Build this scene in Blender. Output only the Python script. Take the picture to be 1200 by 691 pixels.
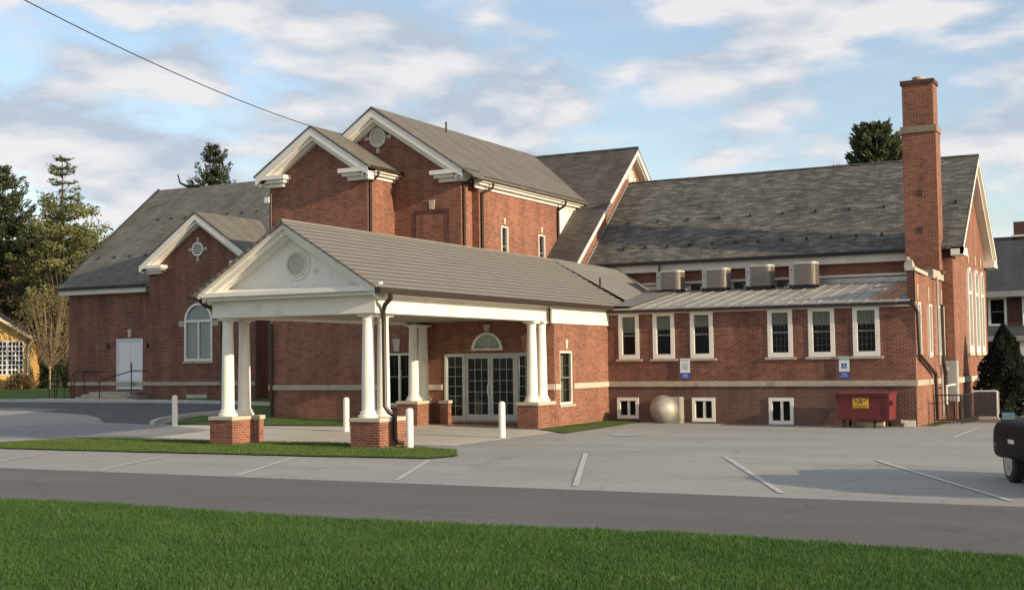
import bpy, bmesh, math, random
import numpy as np
from mathutils import Vector, Matrix
from mathutils.geometry import tessellate_polygon
R = math.radians
rnd = random.Random(7)
scene = bpy.context.scene
for o in list(bpy.data.objects): bpy.data.objects.remove(o)
col = scene.collection

# ------------------------------------------------------------------ camera
cam_d = bpy.data.cameras.new('camera'); cam = bpy.data.objects.new('camera', cam_d); col.objects.link(cam)
yaw, pitch, roll = -.4836, .05205, -.0124
fw = Vector((math.sin(yaw)*math.cos(pitch), math.cos(yaw)*math.cos(pitch), math.sin(pitch)))
rt = Vector((math.cos(yaw), -math.sin(yaw), 0)); up = rt.cross(fw)
r2 = math.cos(roll)*rt+math.sin(roll)*up; u2 = math.cos(roll)*up-math.sin(roll)*rt
cam.matrix_world = Matrix(((r2.x, u2.x, -fw.x, 0), (r2.y, u2.y, -fw.y, 0), (r2.z, u2.z, -fw.z, 1.9), (0, 0, 0, 1)))
cam_d.sensor_width = 36; cam_d.lens = 36*1520/1200; cam_d.clip_end = 8000; cam_d.clip_start = .1
scene.camera = cam

# ------------------------------------------------------------------ light
SUN_EL, SUN_AZ = 15, 97        # azimuth clockwise from +Y
sd = Vector((math.sin(R(SUN_AZ))*math.cos(R(SUN_EL)), math.cos(R(SUN_AZ))*math.cos(R(SUN_EL)), math.sin(R(SUN_EL))))
sun_d = bpy.data.lights.new('sun', 'SUN'); sun = bpy.data.objects.new('sun', sun_d); col.objects.link(sun)
sun_d.energy = 3.45; sun_d.angle = R(.5); sun_d.color = (1, .80, .56)
sun.rotation_euler = sd.to_track_quat('Z', 'Y').to_euler(); sun.location = (20, 0, 40)
scene.view_settings.view_transform = 'Standard'; scene.view_settings.look = 'None'
scene.view_settings.exposure = .82; scene.view_settings.gamma = 1; scene.view_settings.use_curve_mapping = False

world = bpy.data.worlds.new('World'); scene.world = world; world.use_nodes = True
wn, wl = world.node_tree.nodes, world.node_tree.links
for n in list(wn): wn.remove(n)
def wnode(t, **k):
    n = wn.new(t)
    for a, b in k.items(): setattr(n, a, b)
    return n
wo = wnode('ShaderNodeOutputWorld'); bg = wnode('ShaderNodeBackground'); bg.inputs[1].default_value = .12
sky = wnode('ShaderNodeTexSky', sky_type='NISHITA', sun_disc=False, sun_elevation=R(SUN_EL), sun_rotation=R(SUN_AZ), air_density=1.0, dust_density=.6, ozone_density=2.0)
tc = wnode('ShaderNodeTexCoord'); sx = wnode('ShaderNodeSeparateXYZ'); wl.new(tc.outputs['Generated'], sx.inputs[0])
def wmath(op, a, b=None, clamp=False):
    n = wnode('ShaderNodeMath', operation=op, use_clamp=clamp)
    for i, v in enumerate((a, b)):
        if v is None: continue
        if hasattr(v, 'links'): wl.new(v, n.inputs[i])
        else: n.inputs[i].default_value = v
    return n.outputs[0]
mp = wnode('ShaderNodeMapping'); wl.new(tc.outputs['Generated'], mp.inputs[0]); mp.inputs['Rotation'].default_value = (0, 0, 0); mp.inputs['Location'].default_value = (3.37, 1.7, .42); mp.inputs['Scale'].default_value = (1, 1, 2.9)
n1 = wnode('ShaderNodeTexNoise'); wl.new(mp.outputs[0], n1.inputs[0]); n1.inputs['Scale'].default_value = 8.5; n1.inputs['Detail'].default_value = 9; n1.inputs['Roughness'].default_value = .50; n1.inputs['Distortion'].default_value = .15
mp2 = wnode('ShaderNodeMapping'); wl.new(mp.outputs[0], mp2.inputs[0]); mp2.inputs['Location'].default_value = (0, 0, -.045)
n2 = wnode('ShaderNodeTexNoise'); wl.new(mp2.outputs[0], n2.inputs[0]); n2.inputs['Scale'].default_value = 8.5; n2.inputs['Detail'].default_value = 4; n2.inputs['Distortion'].default_value = .15
cr = wnode('ShaderNodeValToRGB'); wl.new(n1.outputs[0], cr.inputs[0]); cr.color_ramp.elements[0].position = .40; cr.color_ramp.elements[1].position = .52; cr.color_ramp.elements[0].color = (.16, .16, .16, 1); cr.color_ramp.elements[1].color = (.95, .95, .95, 1)
lit = wmath('ADD', wmath('MULTIPLY', wmath('SUBTRACT', n1.outputs[0], n2.outputs[0]), 3.2), .5, True)
cc = wnode('ShaderNodeValToRGB'); wl.new(lit, cc.inputs[0]); cc.color_ramp.elements[0].position = .25; cc.color_ramp.elements[1].position = .85
cc.color_ramp.elements[0].color = (2.35, 2.72, 3.2, 1); cc.color_ramp.elements[1].color = (4.1, 4.0, 4.05, 1)
tint = wnode('ShaderNodeMix', data_type='RGBA', blend_type='MULTIPLY'); tint.inputs[0].default_value = 1
wl.new(sky.outputs[0], tint.inputs[6]); tint.inputs[7].default_value = (1.20, 1.06, .98, 1)
mx = wnode('ShaderNodeMix', data_type='RGBA'); wl.new(cr.outputs[0], mx.inputs[0]); wl.new(tint.outputs[2], mx.inputs[6]); wl.new(cc.outputs[0], mx.inputs[7])
wl.new(mx.outputs[2], bg.inputs[0]); wl.new(bg.outputs[0], wo.inputs[0])

# ------------------------------------------------------------------ materials
MATS = {}
def mat(name, base=(.5, .5, .5), rough=.8, metal=0.0, var=.12, scale=3.0, bump=.0, bscale=60, spec=.5, uv=False, stain=None, stretch=(1, 1, 1)):
    """plain procedural surface: base colour broken up by two noises, optional bump and stain"""
    m = bpy.data.materials.new(name); m.use_nodes = True; nt = m.node_tree; N, L = nt.nodes, nt.links
    b = N['Principled BSDF']; b.inputs['Roughness'].default_value = rough; b.inputs['Metallic'].default_value = metal
    b.inputs['Specular IOR Level'].default_value = spec
    t = N.new('ShaderNodeTexCoord'); mpn = N.new('ShaderNodeMapping'); mpn.inputs['Scale'].default_value = stretch
    L.new(t.outputs['UV' if uv else 'Object'], mpn.inputs[0])
    a = N.new('ShaderNodeTexNoise'); a.inputs['Scale'].default_value = scale; a.inputs['Detail'].default_value = 8; a.inputs['Roughness'].default_value = .6
    L.new(mpn.outputs[0], a.inputs[0])
    ramp = N.new('ShaderNodeValToRGB'); e = ramp.color_ramp.elements; e[0].position = .28; e[1].position = .72
    e[0].color = tuple(c*(1-var) for c in base)+(1,); e[1].color = tuple(min(1, c*(1+var)) for c in base)+(1,)
    L.new(a.outputs[0], ramp.inputs[0]); out = ramp.outputs[0]
    if stain:
        s = N.new('ShaderNodeTexNoise'); s.inputs['Scale'].default_value = stain[1]; s.inputs['Detail'].default_value = 6
        L.new(mpn.outputs[0], s.inputs[0])
        r = N.new('ShaderNodeValToRGB'); r.color_ramp.elements[0].position = stain[2]; r.color_ramp.elements[1].position = stain[2]+.12
        L.new(s.outputs[0], r.inputs[0])
        mm = N.new('ShaderNodeMix'); mm.data_type = 'RGBA'; L.new(r.outputs[0], mm.inputs[0]); L.new(out, mm.inputs[6]); mm.inputs[7].default_value = tuple(stain[0])+(1,)
        out = mm.outputs[2]
    if 'asphalt' in name:     # hairline cracks and a few spots
        w1 = N.new('ShaderNodeTexNoise'); w1.inputs['Scale'].default_value = 1.3; w1.inputs['Detail'].default_value = 6; L.new(t.outputs['Object'], w1.inputs[0])
        va = N.new('ShaderNodeVectorMath'); va.operation = 'MULTIPLY_ADD'; L.new(w1.outputs['Color'], va.inputs[0]); va.inputs[1].default_value = (1.6, 1.6, 0); L.new(t.outputs['Object'], va.inputs[2])
        vo = N.new('ShaderNodeTexVoronoi'); vo.feature = 'DISTANCE_TO_EDGE'; vo.inputs['Scale'].default_value = .28; L.new(va.outputs[0], vo.inputs['Vector'])
        cr_ = N.new('ShaderNodeMapRange'); cr_.inputs[1].default_value = .0; cr_.inputs[2].default_value = .012; cr_.inputs[3].default_value = .80; cr_.inputs[4].default_value = 1; L.new(vo.outputs['Distance'], cr_.inputs[0])
        sp = N.new('ShaderNodeTexNoise'); sp.inputs['Scale'].default_value = 2.3; sp.inputs['Detail'].default_value = 2; L.new(t.outputs['Object'], sp.inputs[0])
        sr = N.new('ShaderNodeMapRange'); sr.inputs[1].default_value = .70; sr.inputs[2].default_value = .78; sr.inputs[3].default_value = 1; sr.inputs[4].default_value = .72; L.new(sp.outputs[0], sr.inputs[0])
        pm = N.new('ShaderNodeMath'); pm.operation = 'MULTIPLY'; L.new(cr_.outputs[0], pm.inputs[0]); L.new(sr.outputs[0], pm.inputs[1])
        xm = N.new('ShaderNodeMix'); xm.data_type = 'RGBA'; xm.blend_type = 'MULTIPLY'; xm.inputs[0].default_value = 1; L.new(out, xm.inputs[6]); L.new(pm.outputs[0], xm.inputs[7]); out = xm.outputs[2]
    L.new(out, b.inputs['Base Color'])
    if bump:
        bn = N.new('ShaderNodeTexNoise'); bn.inputs['Scale'].default_value = bscale; bn.inputs['Detail'].default_value = 4; L.new(t.outputs['Object'], bn.inputs[0])
        bp = N.new('ShaderNodeBump'); bp.inputs['Strength'].default_value = bump; bp.inputs['Distance'].default_value = .02; L.new(bn.outputs[0], bp.inputs['Height']); L.new(bp.outputs[0], b.inputs['Normal'])
    MATS[name] = m
    return m
def tiled(name, c1, c2, mortar, bw, bh, msize, rough=.85, offset=.5, bumpd=.01, big=.25, bigscale=.6, speck=None, streak=.80):
    """brick / slate / shingle: Brick Texture on metre UVs, per-unit colour, slow weathering"""
    m = bpy.data.materials.new(name); m.use_nodes = True; nt = m.node_tree; N, L = nt.nodes, nt.links
    b = N['Principled BSDF']; b.inputs['Roughness'].default_value = rough; b.inputs['Specular IOR Level'].default_value = .3
    t = N.new('ShaderNodeTexCoord')
    k = N.new('ShaderNodeTexBrick'); L.new(t.outputs['UV'], k.inputs['Vector']); k.offset = offset
    k.inputs['Scale'].default_value = 1; k.inputs['Brick Width'].default_value = bw; k.inputs['Row Height'].default_value = bh
    k.inputs['Mortar Size'].default_value = msize; k.inputs['Mortar Smooth'].default_value = .3; k.inputs['Bias'].default_value = -.1
    k.inputs['Color1'].default_value = tuple(c1)+(1,); k.inputs['Color2'].default_value = tuple(c2)+(1,); k.inputs['Mortar'].default_value = tuple(mortar)+(1,)
    n = N.new('ShaderNodeTexNoise'); n.inputs['Scale'].default_value = bigscale; n.inputs['Detail'].default_value = 9; n.inputs['Roughness'].default_value = .65; L.new(t.outputs['UV'], n.inputs[0])
    r = N.new('ShaderNodeMapRange'); r.inputs[1].default_value = .3; r.inputs[2].default_value = .7; r.inputs[3].default_value = 1-big; r.inputs[4].default_value = 1+big; L.new(n.outputs[0], r.inputs[0])
    mm = N.new('ShaderNodeMix'); mm.data_type = 'RGBA'; mm.blend_type = 'MULTIPLY'; mm.inputs[0].default_value = 1
    L.new(k.outputs['Color'], mm.inputs[6]); L.new(r.outputs[0], mm.inputs[7]); out = mm.outputs[2]
    ms_ = N.new('ShaderNodeMapping'); ms_.inputs['Scale'].default_value = (1.6, .22, 1); L.new(t.outputs['UV'], ms_.inputs[0])
    ns = N.new('ShaderNodeTexNoise'); ns.inputs['Scale'].default_value = 1.1; ns.inputs['Detail'].default_value = 7; ns.inputs['Roughness'].default_value = .65; L.new(ms_.outputs[0], ns.inputs[0])
    rs = N.new('ShaderNodeMapRange'); rs.inputs[1].default_value = .38; rs.inputs[2].default_value = .60; rs.inputs[3].default_value = streak; rs.inputs[4].default_value = 1.06; L.new(ns.outputs[0], rs.inputs[0])
    mk = N.new('ShaderNodeMix'); mk.data_type = 'RGBA'; mk.blend_type = 'MULTIPLY'; mk.inputs[0].default_value = 1; L.new(out, mk.inputs[6]); L.new(rs.outputs[0], mk.inputs[7]); out = mk.outputs[2]
    if speck:       # odd units of another colour
        w = N.new('ShaderNodeTexBrick'); L.new(t.outputs['UV'], w.inputs['Vector']); w.offset = offset
        w.inputs['Scale'].default_value = 1; w.inputs['Brick Width'].default_value = bw; w.inputs['Row Height'].default_value = bh; w.inputs['Mortar Size'].default_value = 0
        w.inputs['Bias'].default_value = speck[1]; w.inputs['Color1'].default_value = (0, 0, 0, 1); w.inputs['Color2'].default_value = (1, 1, 1, 1)
        p = N.new('ShaderNodeMath'); p.operation = 'POWER'; L.new(w.outputs['Color'], p.inputs[0]); p.inputs[1].default_value = 3
        m2 = N.new('ShaderNodeMix'); m2.data_type = 'RGBA'; L.new(p.outputs[0], m2.inputs[0]); L.new(out, m2.inputs[6]); m2.inputs[7].default_value = tuple(speck[0])+(1,)
        out = m2.outputs[2]
    L.new(out, b.inputs['Base Color'])
    bp = N.new('ShaderNodeBump'); bp.inputs['Strength'].default_value = .6; bp.inputs['Distance'].default_value = bumpd; bp.invert = True
    L.new(k.outputs['Fac'], bp.inputs['Height']); L.new(bp.outputs[0], b.inputs['Normal'])
    MATS[name] = m
    return m
tiled('brick', (.27, .082, .047), (.16, .050, .034), (.36, .27, .19), .175, .058, .008, speck=((.11, .045, .036), -.3), big=.14, bigscale=1.6)
tiled('brick_old', (.235, .072, .046), (.13, .043, .033), (.30, .23, .17), .175, .058, .008, speck=((.09, .038, .032), -.3), big=.2, bigscale=1.0, streak=.72)
tiled('brick_grimy', (.15, .060, .042), (.105, .044, .034), (.22, .18, .14), .175, .058, .009, big=.25, bigscale=.7)
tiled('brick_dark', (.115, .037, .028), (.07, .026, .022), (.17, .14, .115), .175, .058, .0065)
tiled('slate', (.094, .092, .086), (.132, .127, .115), (.03, .03, .028), .30, .075, .007, bumpd=.02, big=.38, bigscale=.9, speck=((.27, .255, .22), -.2))
tiled('slate_grey', (.125, .12, .11), (.16, .153, .14), (.045, .045, .042), .30, .075, .007, bumpd=.02, big=.30, bigscale=.8, speck=((.21, .2, .175), -.3))
tiled('slate_brown', (.085, .076, .066), (.125, .112, .096), (.02, .02, .02), .30, .075, .007, bumpd=.02, big=.3, bigscale=.8, speck=((.14, .12, .10), -.2))
tiled('shingle', (.135, .124, .106), (.165, .152, .13), (.095, .088, .077), .22, .10, .004, bumpd=.008, big=.12, bigscale=.9)
tiled('shingle_dark', (.05, .052, .055), (.065, .068, .072), (.035, .035, .035), .22, .10, .004, bumpd=.008, big=.12)
mat('ribbed_shingle', (.168, .160, .146), .8, var=.10, scale=2.5, bump=.3, bscale=40)
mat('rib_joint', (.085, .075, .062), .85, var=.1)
mat('white_paint', (.79, .76, .68), .5, var=.06, scale=2, stain=((.66, .62, .53), 1.7, .60))
mat('old_white_paint', (.66, .63, .55), .6, var=.12, scale=3)
mat('muntin', (.15, .155, .15), .6)
mat('screen_frame', (.48, .50, .46), .5)
mat('stucco', (.80, .74, .60), .85, var=.04, scale=2, bump=.2)
mat('door_paint', (.72, .74, .74), .5, var=.03)
mat('limestone', (.42, .36, .28), .85, var=.16, scale=4, bump=.2, stain=((.17, .145, .12), 1.3, .60))
mat('sooty_stone', (.24, .19, .145), .85, var=.2, scale=6)
mat('limestone_clean', (.50, .44, .35), .85, var=.08, scale=4, bump=.2)
mat('seam_metal', (.36, .345, .30), .45, .25, var=.16, scale=1.2, stain=((.20, .20, .19), 1.0, .58))
mat('rusty_metal', (.34, .15, .08), .7, .1, var=.25, scale=3)
mat('blue_metal', (.25, .28, .31), .5, .3, var=.12)
mat('galvanised', (.46, .45, .42), .42, .6, var=.15, scale=3)
mat('bare_aluminium', (.40, .37, .31), .55, .45, var=.18, scale=3, stain=((.24, .22, .18), 3, .6))
mat('bronze_metal', (.040, .030, .022), .45, .2, var=.2, scale=4)
mat('black_iron', (.015, .015, .016), .5, .3, var=.2)
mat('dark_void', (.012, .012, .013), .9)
mat('soffit', (.30, .27, .21), .8, var=.05)
mat('ac_grille', (.25, .22, .19), .5, .2, var=.1, scale=6)
mat('ac_white', (.45, .44, .41), .5, .1, var=.05)
mat('cabinet_paint', (.42, .44, .42), .5, .1, var=.06)
mat('dumpster_red', (.14, .017, .020), .55, .0, var=.25, scale=4, stain=((.06, .015, .015), 3, .60))
mat('yellow_print', (.70, .42, .04), .5)
mat('sign_white', (.75, .77, .78), .4, var=.02)
mat('sign_green', (.12, .42, .27), .4, var=.02)
mat('sign_blue', (.02, .07, .35), .4, var=.02)
mat('concrete', (.47, .44, .385), .9, var=.10, scale=1.2, bump=.15, bscale=90, stain=((.34, .32, .28), .8, .60))
mat('kerb_concrete', (.50, .48, .43), .9, var=.12, scale=3, bump=.15)
mat('lot_asphalt', (.283, .284, .262), .92, var=.13, scale=.55, bump=.25, bscale=140, stretch=(.35, 1, 1), stain=((.24, .24, .225), .4, .57))
mat('lane_asphalt', (.225, .228, .225), .92, var=.10, scale=.7, bump=.25, bscale=140, stretch=(.3, 1, 1))
mat('road_asphalt', (.108, .104, .103), .9, var=.12, scale=.6, bump=.3, bscale=140, stretch=(.15, 1, 1), stain=((.132, .128, .125), .5, .58))
mat('dark_asphalt', (.085, .087, .09), .9, var=.15, scale=.8, bump=.3, bscale=140)
mat('line_paint', (.44, .44, .415), .8, var=.2, scale=9, stain=((.30, .29, .275), 7, .56))
mat('blue_line_paint', (.36, .42, .48), .8, var=.2, scale=9, stain=((.285, .278, .262), 3, .5))
mat('curtain', (.30, .36, .30), .9, var=.15, scale=8)
mat('blind', (.74, .75, .66), .9, var=.05, scale=8)
mat('bin_tan', (.60, .50, .32), .7)
mat('car_black', (.004, .004, .006), .4, .0, var=.0, spec=.04)
mat('tyre', (.02, .02, .02), .85)
mat('rim_metal', (.45, .45, .45), .35, .8)
mat('painted_sky_reflection', (.42, .58, .58), .25, .2, var=.0)  # bright sky reflection in the mirror glass, painted in as teal base colour
mat('plate_white', (.7, .7, .7), .4)
mat('red_plastic', (.30, .05, .05), .3)
mat('bark', (.10, .08, .06), .95, var=.3, scale=8, bump=.5, bscale=30)
mat('pale_bark', (.24, .18, .12), .95, var=.3, scale=8)
mat('orange_siding', (.58, .36, .12), .8, var=.08, scale=2)
mat('cream_siding', (.60, .52, .36), .8, var=.06)
mat('verge_grit', (.20, .185, .14), .95, var=.25, scale=6)
mat('soil', (.13, .09, .06), .95, var=.3)
mat('cable_black', (.03, .03, .035), .6)

def glass_mat(name, base, trans):
    m = bpy.data.materials.new(name); m.use_nodes = True; N, L = m.node_tree.nodes, m.node_tree.links
    b = N['Principled BSDF']; b.inputs['Base Color'].default_value = tuple(base)+(1,); b.inputs['Roughness'].default_value = .06; b.inputs['IOR'].default_value = 1.45
    t = N.new('ShaderNodeTexCoord'); n = N.new('ShaderNodeTexNoise'); n.inputs['Scale'].default_value = 2.5; L.new(t.outputs['Object'], n.inputs[0])
    bp = N.new('ShaderNodeBump'); bp.inputs['Strength'].default_value = .06; bp.inputs['Distance'].default_value = .05; L.new(n.outputs[0], bp.inputs['Height']); L.new(bp.outputs[0], b.inputs['Normal'])
    if trans:
        tr = N.new('ShaderNodeBsdfTransparent'); tr.inputs[0].default_value = (.90, .90, .88, 1); ms = N.new('ShaderNodeMixShader'); ms.inputs[0].default_value = trans
        L.new(b.outputs[0], ms.inputs[1]); L.new(tr.outputs[0], ms.inputs[2]); L.new(ms.outputs[0], N['Material Output'].inputs[0])
    MATS[name] = m
glass_mat('glass', (.015, .018, .018), .80)
glass_mat('door_glass', (.035, .045, .038), .62)
glass_mat('leaded_glass', (.22, .28, .26), 0)

def leafmat(name, c1, c2, trans=.25):
    m = bpy.data.materials.new(name); m.use_nodes = True; N, L = m.node_tree.nodes, m.node_tree.links
    b = N['Principled BSDF']; b.inputs['Roughness'].default_value = .7; b.inputs['Specular IOR Level'].default_value = .2
    at = N.new('ShaderNodeAttribute'); at.attribute_name = 'tone'
    r = N.new('ShaderNodeValToRGB'); r.color_ramp.elements[0].color = tuple(c1)+(1,); r.color_ramp.elements[1].color = tuple(c2)+(1,)
    L.new(at.outputs['Fac'], r.inputs[0]); L.new(r.outputs[0], b.inputs['Base Color'])
    t = N.new('ShaderNodeBsdfTranslucent'); L.new(r.outputs[0], t.inputs[0]); ms = N.new('ShaderNodeMixShader'); ms.inputs[0].default_value = trans
    L.new(b.outputs[0], ms.inputs[1]); L.new(t.outputs[0], ms.inputs[2]); L.new(ms.outputs[0], N['Material Output'].inputs[0])
    MATS[name] = m
leafmat('spruce_needles', (.022, .034, .018), (.065, .075, .030))
leafmat('pine_needles', (.036, .055, .030), (.115, .13, .062))
leafmat('hemlock_needles', (.06, .08, .045), (.16, .175, .09))
leafmat('spring_leaves', (.10, .11, .04), (.27, .27, .11), .35)
leafmat('olive_leaves', (.11, .11, .04), (.25, .22, .08), .35)
leafmat('brown_buds', (.12, .085, .045), (.22, .17, .085), .3)
leafmat('shrub_leaves', (.02, .03, .014), (.06, .075, .03))
leafmat('conifer_dense', (.010, .016, .010), (.032, .042, .024))
leafmat('wood_leaves', (.045, .05, .022), (.13, .12, .055), .3)

def grassmat(name, c1, c2, c3, bump=.6):
    m = bpy.data.materials.new(name); m.use_nodes = True; N, L = m.node_tree.nodes, m.node_tree.links
    b = N['Principled BSDF']; b.inputs['Roughness'].default_value = .85; b.inputs['Specular IOR Level'].default_value = .15
    t = N.new('ShaderNodeTexCoord'); a = N.new('ShaderNodeTexNoise'); a.inputs['Scale'].default_value = .9; a.inputs['Detail'].default_value = 10; a.inputs['Roughness'].default_value = .7
    L.new(t.outputs['Object'], a.inputs[0])
    r = N.new('ShaderNodeValToRGB'); e = r.color_ramp.elements; e[0].position = .3; e[0].color = tuple(c1)+(1,); e[1].position = .7; e[1].color = tuple(c3)+(1,); k = e.new(.5); k.color = tuple(c2)+(1,)
    L.new(a.outputs[0], r.inputs[0]); L.new(r.outputs[0], b.inputs['Base Color'])
    n = N.new('ShaderNodeTexNoise'); n.inputs['Scale'].default_value = 35; n.inputs['Detail'].default_value = 5; L.new(t.outputs['Object'], n.inputs[0])
    bp = N.new('ShaderNodeBump'); bp.inputs['Strength'].default_value = bump; bp.inputs['Distance'].default_value = .05; L.new(n.outputs[0], bp.inputs['Height']); L.new(bp.outputs[0], b.inputs['Normal'])
    MATS[name] = m
grassmat('turf', (.05, .09, .02), (.075, .125, .028), (.11, .15, .045))
grassmat('lawn_soil', (.030, .058, .014), (.040, .075, .018), (.055, .085, .022))

# ------------------------------------------------------------------ builders
def setp(o, label=None, cat=None, group=None, kind=None):
    if label: o['label'] = label
    if cat: o['category'] = cat
    if group: o['group'] = group
    if kind: o['kind'] = kind
    return o
def empty(name, label, cat, loc=(0, 0, 0), rotz=0, group=None):
    o = bpy.data.objects.new(name, None); col.objects.link(o); o.location = loc; o.rotation_euler = (0, 0, rotz); o.empty_display_size = .3
    return setp(o, label, cat, group)
def copy_tree(o, parent=None):
    c = o.copy(); col.objects.link(c)
    if parent: c.parent = parent
    for ch in list(o.children): copy_tree(ch, c)
    return c
class MB:
    def __init__(s): s.v = []; s.f = []
    def face(s, pts):
        i = len(s.v); s.v += [tuple(p) for p in pts]; s.f.append(tuple(range(i, i+len(pts))))
    def hexa(s, p):      # 8 corners: bottom 4 ccw, top 4 ccw
        for q in ((3, 2, 1, 0), (4, 5, 6, 7), (0, 1, 5, 4), (1, 2, 6, 5), (2, 3, 7, 6), (3, 0, 4, 7)): s.face([p[k] for k in q])
        return s
    def box(s, x0, x1, y0, y1, z0, z1):
        x0, x1 = sorted((x0, x1)); y0, y1 = sorted((y0, y1)); z0, z1 = sorted((z0, z1))
        return s.hexa([(x0, y0, z0), (x1, y0, z0), (x1, y1, z0), (x0, y1, z0), (x0, y0, z1), (x1, y0, z1), (x1, y1, z1), (x0, y1, z1)])
    def prism(s, poly, a, b):   # poly: list of 3d points, extruded by vector b-a (a ignored offset)
        a, b = Vector(a), Vector(b); P = [Vector(p)+a for p in poly]; Q = [Vector(p)+b for p in poly]
        s.tess(P); s.tess(list(reversed(Q)))
        for i in range(len(P)):
            j = (i+1) % len(P); s.face([P[j], P[i], Q[i], Q[j]])
        return s
    def tess(s, P):
        P = [Vector(p) for p in P]
        if len(P) <= 4: s.face(P); return
        for t in tessellate_polygon([P]): s.face([P[k] for k in t])
    def tube(s, pts, r, n=8, caps=True):
        pts = [Vector(p) for p in pts]; rs = r if isinstance(r, (list, tuple)) else [r]*len(pts); rings = []
        prev = None
        for i, p in enumerate(pts):
            d = (pts[min(i+1, len(pts)-1)]-pts[max(i-1, 0)]).normalized()
            if prev is None:
                a = d.orthogonal().normalized()
            else:
                a = (prev-d*prev.dot(d)).normalized()
            prev = a; b = d.cross(a)
            rings.append([p+(a*math.cos(2*math.pi*k/n)+b*math.sin(2*math.pi*k/n))*rs[i] for k in range(n)])
        base = len(s.v)
        for ring in rings: s.v += [tuple(q) for q in ring]
        for i in range(len(rings)-1):
            for k in range(n):
                k2 = (k+1) % n; s.f.append((base+i*n+k, base+i*n+k2, base+(i+1)*n+k2, base+(i+1)*n+k))
        if caps:
            s.f.append(tuple(base+k for k in reversed(range(n)))); s.f.append(tuple(base+(len(rings)-1)*n+k for k in range(n)))
        return s
    def lathe(s, prof, c=(0, 0, 0), n=24, axis='Z'):
        base = len(s.v); c = Vector(c)
        for r, z in prof:
            for k in range(n):
                a = 2*math.pi*k/n
                q = {'Z': Vector((r*math.cos(a), r*math.sin(a), z)), 'Y': Vector((r*math.cos(a), z, r*math.sin(a))), 'X': Vector((z, r*math.cos(a), r*math.sin(a)))}[axis]
                s.v.append(tuple(c+q))
        for i in range(len(prof)-1):
            for k in range(n):
                k2 = (k+1) % n; s.f.append((base+i*n+k, base+i*n+k2, base+(i+1)*n+k2, base+(i+1)*n+k))
        s.f.append(tuple(base+k for k in range(n))); s.f.append(tuple(base+(len(prof)-1)*n+k for k in range(n)))
        return s
    def build(s, name, m, parent=None, smooth=False, fixn=True, bevel=0):
        me = bpy.data.meshes.new(name); me.from_pydata(s.v, [], s.f); me.update()
        if fixn:
            bm = bmesh.new(); bm.from_mesh(me); bmesh.ops.remove_doubles(bm, verts=bm.verts, dist=1e-5)
            if bevel:
                es = [e for e in bm.edges if len(e.link_faces) == 2 and e.calc_face_angle(0) > .5]
                bmesh.ops.recalc_face_normals(bm, faces=bm.faces)
                bmesh.ops.bevel(bm, geom=es, offset=bevel, segments=2, affect='EDGES')
            bmesh.ops.recalc_face_normals(bm, faces=bm.faces); bm.to_mesh(me); bm.free()
        me.materials.append(MATS[m] if isinstance(m, str) else m)
        uvs(me)
        if smooth:
            me.polygons.foreach_set('use_smooth', [True]*len(me.polygons))
            try: me.set_sharp_from_angle(angle=R(35))
            except Exception: pass
        o = bpy.data.objects.new(name, me); col.objects.link(o)
        if parent: o.parent = parent
        return o
def uvs(me):
    uv = me.uv_layers.new(name='UVMap'); Z = Vector((0, 0, 1))
    for p in me.polygons:
        n = p.normal
        if abs(n.z) > .999: t = Vector((1, 0, 0)); b = Vector((0, 1, 0))
        else:
            t = Z.cross(n).normalized(); b = n.cross(t)
            if abs(t.x) > abs(t.y): t = t if t.x > 0 else -t
            else: t = t if t.y > 0 else -t
        for li in p.loop_indices:
            c = me.vertices[me.loops[li].vertex_index].co; uv.data[li].uv = (c.dot(t)+50, c.dot(b)+50)
class PL:    # a vertical wall plane: 'F' faces -Y (u = X), 'S' faces +X (u = Y), 'B' faces +Y
    def __init__(s, k, c): s.k = k; s.c = c
    def p(s, u, z, d=0):
        return Vector((u, s.c-d, z)) if s.k == 'F' else Vector((s.c+d, u, z)) if s.k == 'S' else Vector((u, s.c+d, z)) if s.k == 'B' else Vector((s.c-d, u, z))
    def box(s, mb, u0, u1, z0, z1, d0, d1):
        a = s.p(u0, z0, d0); b = s.p(u1, z1, d1); mb.box(a.x, b.x, a.y, b.y, a.z, b.z); return mb
    def poly(s, mb, pts, d0, d1):
        P = [s.p(u, z, d0) for u, z in pts]; off = s.p(0, 0, d1)-s.p(0, 0, d0); mb.prism(P, (0, 0, 0), off); return mb
def rect(u0, u1, z0, z1): return [(u0, z0), (u1, z0), (u1, z1), (u0, z1)]
def arc(cu, cz, r, a0=0, a1=180, n=14, rz=None):
    return [(cu+r*math.cos(R(a0+(a1-a0)*k/n)), cz+(rz or r)*math.sin(R(a0+(a1-a0)*k/n))) for k in range(n+1)]
def wall(parent, pl, outer, holes=(), m='brick', name='wall', depth=.1, label=None):
    mb = MB(); loops = [[pl.p(u, z) for u, z in outer]]+[[pl.p(u, z) for u, z in h] for h in holes]
    flat = [p for l in loops for p in l]
    nrm = pl.p(0, 0, 1)-pl.p(0, 0, 0)
    for t in tessellate_polygon(loops):
        q = [flat[k] for k in t]
        if (q[1]-q[0]).cross(q[2]-q[0]).dot(nrm) < 0: q.reverse()
        mb.face(q)
    back = pl.p(0, 0, -depth)-pl.p(0, 0, 0)
    for h in loops[1:]:
        c = sum(h, Vector())/len(h)
        for i in range(len(h)):
            a, b = h[i], h[(i+1) % len(h)]; q = [a, b, b+back, a+back]
            n = (q[1]-q[0]).cross(q[2]-q[1])
            if n.dot(c-(a+b)/2) < 0: q.reverse()
            mb.face(q)
    o = mb.build(name, m, parent, fixn=False)
    if label: o['label'] = label
    return o
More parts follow.
